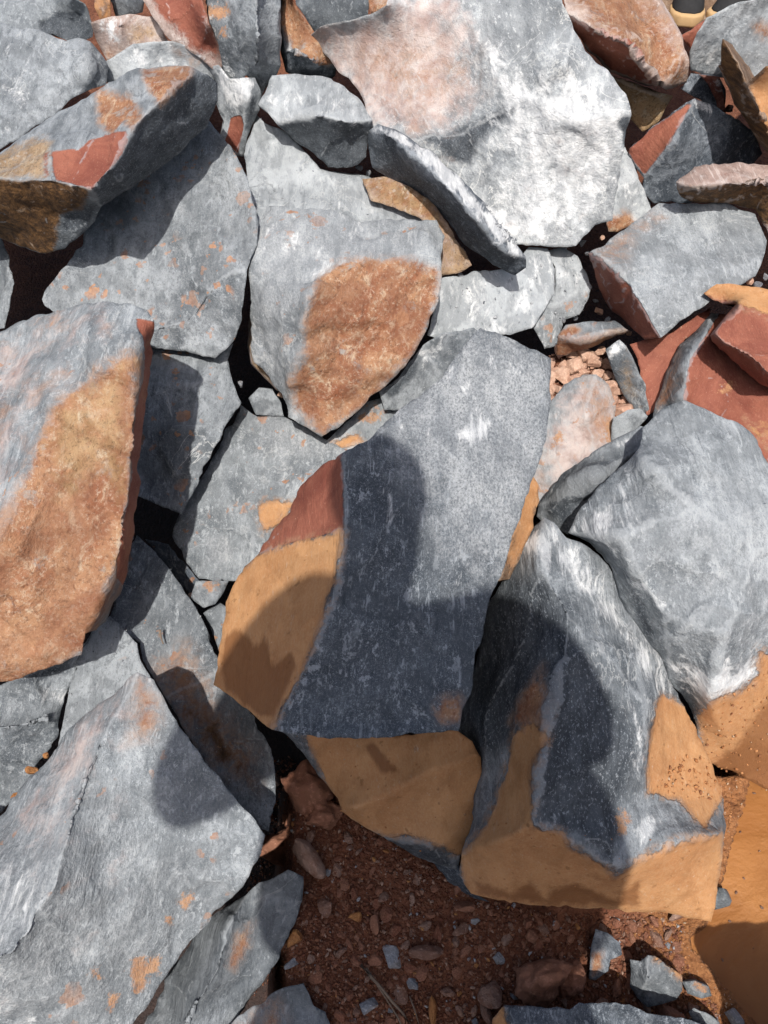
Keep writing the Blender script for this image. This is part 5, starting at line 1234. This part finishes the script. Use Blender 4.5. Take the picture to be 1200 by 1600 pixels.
# crumbs and chips lying on the stones
def crumbs(name, jobs, mat, seed):
    rs = np.random.RandomState(seed)
    protos = []
    for i in range(5):
        me = stone_mesh(700+i, sub=1, flat=0.5, rough=0.2)
        protos.append((np.array([x.co[:] for x in me.vertices]), np.array([x.vertices[:] for x in me.polygons]))); bpy.data.meshes.remove(me)
    V, F, Tn = [], [], []; off = 0
    for lb, poly, n, smin, smax in jobs:
        key = [q for q in FRONT if lb in q][0]
        Q, W, NN = FRONT[key]
        cand = np.where(sdf(Q, poly) > 0)[0] if poly else np.arange(len(Q))
        if len(cand) == 0: continue
        for i in rs.choice(cand, n):
            v, f = protos[rs.randint(5)]
            s = smin+(smax-smin)*rs.rand()**2.5
            a = rs.uniform(0, 6.28); ca, sa = math.cos(a), math.sin(a)
            q = v*s*np.array([1, rs.uniform(.5, 1), 1]); q = np.stack([q[:, 0]*ca-q[:, 1]*sa, q[:, 0]*sa+q[:, 1]*ca, q[:, 2]], -1)
            n_ = Vector(NN[i]); R3 = np.array(n_.to_track_quat('Z', 'Y').to_matrix())
            V.append(q@R3.T+W[i]+rs.uniform(-.003, .003, 3)+NN[i]*s*0.12); F += (f+off).tolist(); off += len(v); Tn.append(np.full(len(v), rs.rand()))
    return new_mesh_object(name, np.concatenate(V), F, mat, True, dict(tone=np.concatenate(Tn)))
tag(crumbs('mud_crumbs', [('largest grey boulder', [(1095,1110),(1140,1085),(1200,1040),(1300,1000),(1300,1250),(1100,1230)], 420, .003, .012),
                    ('peaked boulder', [(1020,1230),(1060,1180),(1100,1180),(1125,1225),(1120,1250),(1060,1250)], 160, .003, .014),
                    ('peaked boulder', [(720,1300),(800,1130),(850,1130),(830,1290),(1100,1320),(1110,1430),(740,1400)], 60, .002, .006),
                    ('ochre mud coated wedge', None, 60, .002, .006)], bpy.data.materials['bank_grit'], 21), kind='stuff')
k = N('grey_grit'); tn = k.attr('tone')
k.put(k.b.inputs['Base Color'], k.mix(tn, (0.10, 0.11, 0.125), (0.42, 0.43, 0.44))); k.b.inputs['Roughness'].default_value = 0.85
tag(crumbs('stone_crumbs', [('flat chalk white', None, 90, .003, .012), ('light grey stone with a pointed', None, 60, .003, .012), ('smooth pale grey slab', None, 70, .003, .010),
                    ('giant pale boulder', [(700,200),(860,150),(960,340),(860,386),(790,380)], 120, .003, .012),
                    ('triangular slab', None, 70, .002, .009), ('grainy grey slab', None, 80, .002, .009), ('layered grey stone', None, 60, .002, .010),
                    ('mud spotted grey', None, 30, .002, .007), ('lichen rings', None, 40, .002, .008), ('folded grey stone', None, 30, .002, .009),
                    ('broad grey slab dotted', None, 50, .002, .007), ('largest grey boulder', None, 70, .002, .007), ('huge smooth grey', None, 40, .002, .005)], k.m, 22), kind='stuff')

# ------------------------------------------------------------------ twigs and dry stalks
k = N('dry_wood'); p = k.ocoords((0, 0, 0))
k.put(k.b.inputs['Base Color'], k.mix(k.noise(p, 200, 3), (0.10, 0.065, 0.045), (0.26, 0.20, 0.15))); k.b.inputs['Roughness'].default_value = 0.8
WOOD = k.m
def tube(name, pts, rad, mat, label, cat, group=None, seg=7):
    V, F = [], []
    n = len(pts)
    for i, q in enumerate(pts):
        d = (pts[min(i+1, n-1)]-pts[max(i-1, 0)]).normalized()
        a = d.orthogonal().normalized(); b = d.cross(a)
        r_ = rad*(1-0.5*i/(n-1))*(1+0.15*math.sin(i*2.3))
        for j in range(seg):
            t = 2*math.pi*j/seg
            V.append(q+a*math.cos(t)*r_+b*math.sin(t)*r_)
    for i in range(n-1):
        for j in range(seg):
            F.append([i*seg+j, i*seg+(j+1) % seg, (i+1)*seg+(j+1) % seg, (i+1)*seg+j])
    F.append(list(range(seg))[::-1]); F.append([(n-1)*seg+j for j in range(seg)])
    o = new_mesh_object(name, [list(v) for v in V], F, mat, True)
    return tag(o, label, cat, group)
tube('twig', [at(250, 984, -.070), at(250, 990, -.074), at(252, 998, -.078), at(255, 1006, -.080)], 0.0028, WOOD, 'short dark twig lying on the triangular slab', 'twig')
def stalk(pxs, rad, lb):
    pts = []
    for (x, y, up) in pxs:
        q, t = gpt(x, y); q.z += up; pts.append(q)
    tube('dry_stalk', pts, rad, WOOD, lb, 'stalk', 'dry stalks in the gravel')
stalk([(564,1508,.012),(580,1528,.02),(596,1545,.022),(612,1566,.02),(630,1584,.016),(646,1606,.01)], 0.0032, 'longest dry stalk slanting over the gravel to the bottom edge')
stalk([(572,1512,.01),(590,1540,.016),(604,1562,.014),(622,1590,.012),(630,1610,.01)], 0.002, 'thin dry stalk running close beside the longest one')
stalk([(560,1500,.008),(568,1512,.01),(576,1524,.008)], 0.0015, 'very short dry stem at the upper end of the two long stalks')
stalk([(640,1556,.008),(648,1578,.014),(656,1604,.01)], 0.0015, 'fine dry stem between the long stalks and the orange chip')

# ------------------------------------------------------------------ people
def cloth(name, c0, c1, sc=60):
    k = N(name); p = k.ocoords((0, 0, 0))
    k.put(k.b.inputs['Base Color'], k.mix(k.noise(p, sc, 4, 0.6), c0, c1)); k.b.inputs['Roughness'].default_value = 0.85
    return k.m
SKIN = cloth('skin', (0.30, 0.16, 0.10), (0.36, 0.20, 0.13), 20)
HAIR = cloth('hair', (0.015, 0.011, 0.009), (0.03, 0.022, 0.018))
SHIRT = cloth('blue_shirt', (0.05, 0.07, 0.11), (0.07, 0.095, 0.14))
TROU = cloth('dark_trousers', (0.025, 0.027, 0.032), (0.045, 0.047, 0.055))
LEATH = cloth('black_leather', (0.012, 0.012, 0.013), (0.03, 0.03, 0.032))
SOLE = cloth('tan_sole', (0.42, 0.27, 0.13), (0.50, 0.34, 0.18))
def skin_body(name, J, E, rad, mat, parent=None, loc=(0, 0, 0), sub=2):
    keys = list(J); me = bpy.data.meshes.new(name)
    L = Vector(loc)
    me.from_pydata([Vector(J[q])-L for q in keys], [(keys.index(a), keys.index(b)) for a, b in E], [])
    o = bpy.data.objects.new(name, me); COL.objects.link(o)
    if parent: o.parent = parent; o.location = L-parent.location
    else: o.location = L
    md = o.modifiers.new('skin', 'SKIN')
    for i, q in enumerate(keys):
        r_ = rad[q]; r_ = (r_, r_) if not isinstance(r_, tuple) else r_
        me.skin_vertices[0].data[i].radius = r_
    me.skin_vertices[0].data[0].use_root = True
    md.use_smooth_shade = True
    s_ = o.modifiers.new('sub', 'SUBSURF'); s_.levels = s_.render_levels = sub
    me.materials.append(mat)
    return o
def person(J, label, fingers=True, toe=((0, 1), (0, 1)), base_z=0.0, rs=1.0):
    """J: joints in world metres; one continuous body, clothes, hair and boots are its children"""
    loc = Vector(((J['ankL'][0]+J['ankR'][0])/2, (J['ankL'][1]+J['ankR'][1])/2, base_z))
    E = [('pel', 'belly'), ('belly', 'chest'), ('chest', 'neck0'), ('neck0', 'neck1'), ('neck1', 'head0'), ('head0', 'head1'), ('head1', 'nose')]
    rad = dict(pel=(.15, .11), belly=(.13, .10), chest=(.15, .11), neck0=.08, neck1=.07, head0=(.07, .08), head1=(.075, .09), nose=.018)
    for s in 'LR':
        E += [('chest', 'sh'+s), ('sh'+s, 'el'+s), ('el'+s, 'wr'+s), ('wr'+s, 'palm'+s), ('pel', 'hip'+s), ('hip'+s, 'kn'+s), ('kn'+s, 'ank'+s), ('ank'+s, 'foot'+s)]
        rad.update({'sh'+s: .055, 'el'+s: .04, 'wr'+s: .026, 'palm'+s: (.036, .02), 'hip'+s: .09, 'kn'+s: .06, 'ank'+s: .04, 'foot'+s: .035})
        for f in range(5):
            a = 'f%d%s' % (f, s); b = 'g%d%s' % (f, s)
            if a in J:
                E += [('palm'+s, a), (a, b)]; rad[a] = .010; rad[b] = .008
    JJ = {q: J[q] for q in ['pel']+[q for q in J if q != 'pel' and q[:3] not in ('sid', 'hem')]}
    body = skin_body('person', JJ, E, rad, SKIN, None, loc)
    tag(body, label, 'person')
    # clothes
    Js = {q: J[q] for q in ('chest', 'belly', 'pel', 'neck0', 'shL', 'elL', 'wrL', 'shR', 'elR', 'wrR')}
    Js['hem'] = tuple(Vector(J['pel'])*0.72+(Vector(J['knL'])+Vector(J['knR']))*0.14)
    if 'sideL' in J:
        for q in ('sideL', 'hemL', 'sideR', 'hemR'): Js[q] = J[q]
    xe = [('chest', 'sideL'), ('sideL', 'hemL'), ('chest', 'sideR'), ('sideR', 'hemR')] if 'sideL' in J else []
    skin_body('jacket', Js, xe+[('chest', 'belly'), ('belly', 'pel'), ('pel', 'hem'), ('chest', 'neck0'), ('chest', 'shL'), ('shL', 'elL'), ('elL', 'wrL'), ('chest', 'shR'), ('shR', 'elR'), ('elR', 'wrR')],
              dict(sideL=.10, hemL=.10, sideR=.11, hemR=.11, chest=(.17*rs, .14), belly=(.19*rs, .14), pel=(.22*rs, .15), hem=(.24*rs, .16), neck0=.09, shL=.080, shR=.078, elL=.074, elR=.066, wrL=.045, wrR=.045), SHIRT, body, loc)
    Jt = {q: J[q] for q in ('pel', 'hipL', 'knL', 'ankL', 'hipR', 'knR', 'ankR')}
    skin_body('trousers', Jt, [('pel', 'hipL'), ('hipL', 'knL'), ('knL', 'ankL'), ('pel', 'hipR'), ('hipR', 'knR'), ('knR', 'ankR')],
              dict(pel=(.17, .13), hipL=.12, hipR=.12, knL=.088, knR=.088, ankL=.065, ankR=.065), TROU, body, loc)
    hd = Vector(J['head1']); up = (Vector(J['head1'])-Vector(J['head0'])).normalized(); fw = (Vector(J['nose'])-hd).normalized()
    bm = bmesh.new(); bmesh.ops.create_icosphere(bm, subdivisions=4, radius=1)
    sd = up.cross(fw)
    for v in bm.verts:
        q = v.co.copy()
        if q.y > 0.35 and q.z < 0.45: q *= 0.80
        q *= 1+0.05*noise.noise(q*6)+0.02*noise.noise(q*25)
        v.co = hd-loc+sd*q.x*.088+fw*(q.y*.104-.012)+up*(q.z*.118+.012)
    me = bpy.data.meshes.new('hair'); bm.to_mesh(me); bm.free(); me.polygons.foreach_set('use_smooth', [True]*len(me.polygons)); me.materials.append(HAIR)
    ho = bpy.data.objects.new('hair', me); COL.objects.link(ho); ho.parent = body
    for i, s in enumerate('LR'):
        an = Vector(J['ank'+s]); d = Vector((toe[i][0], toe[i][1], 0)).normalized(); sdv = Vector((d.y, -d.x, 0))
        gz = an.z-0.09
        for nm, mt, z0, z1, wd in (('boot_sole', SOLE, 0, 0.036, 1.08), ('boot', LEATH, 0.034, 0.085, 1.0)):
            prof = [(-.09, .032), (-.06, .042), (0, .041), (.06, .044), (.11, .053), (.15, .052), (.18, .042), (.198, .022)]
            bm = bmesh.new(); ringb = []; ringt = []
            pts = [(a_, b_) for a_, b_ in prof]+[(a_, -b_) for a_, b_ in prof[::-1]]
            for (a_, b_) in pts:
                zt = z1 if nm == 'boot_sole' else (z1+0.06*max(0, min(1, (0.03-a_)/0.08)) - 0.012*max(0, (a_-.1)/.1))
                ins = 1.0 if nm == 'boot_sole' else 0.80
                ringb.append(bm.verts.new(Vector((an.x, an.y, gz+z0))-loc+d*a_*wd+sdv*b_*wd))
                ringt.append(bm.verts.new(Vector((an.x, an.y, gz+zt))-loc+d*a_*wd*(ins if a_ > 0 else 1)+sdv*b_*wd*ins))
            n_ = len(pts)
            for q in range(n_): bm.faces.new((ringb[q], ringb[(q+1) % n_], ringt[(q+1) % n_], ringt[q]))
            bm.faces.new(ringt); bm.faces.new(ringb[::-1])
            bmesh.ops.recalc_face_normals(bm, faces=bm.faces)
            me = bpy.data.meshes.new(nm); bm.to_mesh(me); bm.free(); me.materials.append(mt); me.polygons.foreach_set('use_smooth', [True]*len(me.polygons))
            bo = bpy.data.objects.new(nm, me); COL.objects.link(bo)
            bo.parent = body
            bv = bo.modifiers.new('bev', 'BEVEL'); bv.width = 0.008; bv.segments = 3
    return body
# the photographer, standing behind the camera and leaning over it (casts the long shadow)
O = Vector((0, 0, HC))
def rel(x, y, z): return tuple(O+Vector((x, y, z)))
J = dict(pel=rel(.03, -.30, -.54), belly=rel(.02, -.28, -.28), chest=rel(-.03, -.21, .04), neck0=rel(-.09, -.07, .18), neck1=rel(-.07, .0, .18),
         head0=rel(-.058, .075, .20), head1=rel(-.07, .12, .26), nose=rel(-.06, .215, .175),
         shL=rel(-.20, -.08, .235), elL=rel(-.415, -.19, -.25), wrL=rel(-.12, -.12, -.07), palmL=rel(-.062, -.07, .0),
         shR=rel(.15, -.10, .215), elR=rel(.30, -.13, -.12), wrR=rel(.12, -.12, -.07), palmR=rel(.062, -.07, .0),
         sideL=rel(-.17, -.26, -.22), hemL=rel(-.19, -.28, -.60), sideR=rel(.23, -.26, -.14), hemR=rel(.26, -.28, -.60),
         hipL=rel(-.10, -.26, -.66), knL=rel(-.20, -.20, -1.08), ankL=rel(-.22, -.32, -1.46), footL=rel(-.24, -.24, -1.50),
         hipR=rel(.16, -.26, -.66), knR=rel(.28, -.20, -1.08), ankR=rel(.28, -.32, -1.46), footR=rel(.30, -.24, -1.50))
for i, s in ((-1, 'L'), (1, 'R')):
    for f in range(5):
        J['f%d%s' % (f, s)] = rel(i*(.056-.004*f), -.055+.010*f, -.01+.018*f+(.0 if f else -.02))
        J['g%d%s' % (f, s)] = rel(i*(.045-.003*f), -.036+.008*f, -.008+.020*f+(.012 if f == 0 else 0))
person(J, 'photographer behind the camera, bent over a phone held in both hands', rs=1.12, base_z=HC-1.55)
# phone in the hands
fwv = Vector((0, CP, -SP)); upv = Vector((0, SP, CP))
bm = bmesh.new(); bmesh.ops.create_cube(bm, size=1)
for v in bm.verts:
    q = v.co.copy(); v.co = Vector((q.x*.074, 0, 0))+upv*q.y*.15+fwv*q.z*.008
bmesh.ops.bevel(bm, geom=bm.edges[:], offset=0.003, segments=2)
me = bpy.data.meshes.new('phone'); bm.to_mesh(me); bm.free(); me.materials.append(LEATH)
ph = bpy.data.objects.new('phone', me); COL.objects.link(ph)
ph.location = O-fwv*0.022-upv*0.04
tag(ph, 'black phone held in both hands of the photographer', 'phone')
# the other person at the top of the pile: the boots are in the picture
F1 = Vector(pos(1070, 40, invt(1070, 40, -0.16))); F2 = Vector(pos(1112, 34, invt(1112, 34, -0.16)))
d1 = Vector((-.25, -1, 0)).normalized(); d2 = Vector((-.75, -.66, 0)).normalized()
A1 = F1-d1*.19; A2 = F2-d2*.14+Vector((.05, .02, 0)); zf = F1.z
A2.z = zf; A1.z = zf
cx_, cy_ = (A1.x+A2.x)/2, (A1.y+A2.y)/2
def rp2(x, y, z): return (cx_+x, cy_+y, zf+z)
J = dict(pel=rp2(0, .02, .95), belly=rp2(0, .0, 1.12), chest=rp2(0, .02, 1.36), neck0=rp2(0, .03, 1.48), neck1=rp2(0, .02, 1.55), head0=rp2(0, .0, 1.60), head1=rp2(0, -.01, 1.68), nose=rp2(-.03, -.115, 1.62),
         shL=rp2(-.19, .02, 1.42), elL=rp2(-.25, .0, 1.14), wrL=rp2(-.26, -.12, .92), palmL=rp2(-.26, -.16, .85),
         shR=rp2(.19, .02, 1.42), elR=rp2(.26, .02, 1.14), wrR=rp2(.24, -.10, .92), palmR=rp2(.24, -.14, .85),
         hipL=rp2(-.09, .02, .88), knL=(A1.x*.8+cx_*.2-.02, A1.y-.02, zf+.50), ankL=(A1.x, A1.y, zf+.09), footL=tuple(A1+d1*.09+Vector((0, 0, .05))),
         hipR=rp2(.09, .02, .88), knR=(A2.x*.8+cx_*.2+.02, A2.y-.02, zf+.50), ankR=(A2.x, A2.y, zf+.09), footR=tuple(A2+d2*.09+Vector((0, 0, .05))))
for i, s in ((-1, 'L'), (1, 'R')):
    P_ = Vector(J['palm'+s])
    for f in range(5):
        J['f%d%s' % (f, s)] = tuple(P_+Vector((i*(.02-.012*f), -.02-.006*f if f else -.045, -.045 if f else -.01)))
        J['g%d%s' % (f, s)] = tuple(P_+Vector((i*(.018-.012*f), -.012-.006*f if f else -.06, -.08+.006*abs(f-2) if f else -.035)))
person(J, 'person in black tan soled boots standing at the top of the pile', toe=((d1.x, d1.y), (d2.x, d2.y)), base_z=zf)
# flat stone carrying that person
q1 = [(1020,44,-16),(1052,34,-15),(1088,38,-15),(1130,36,-15),(1160,20,-15),(1168,-30,-15),(1010,-30,-15)]
R('flat_stone', 'flat brownish stone under the black boots at the top of the pile', 'rock', q1, [[0,1,2,3,4,5,6]], rock_mat('brown', 90, dust=0.4), T=0.3, relief=0.3)
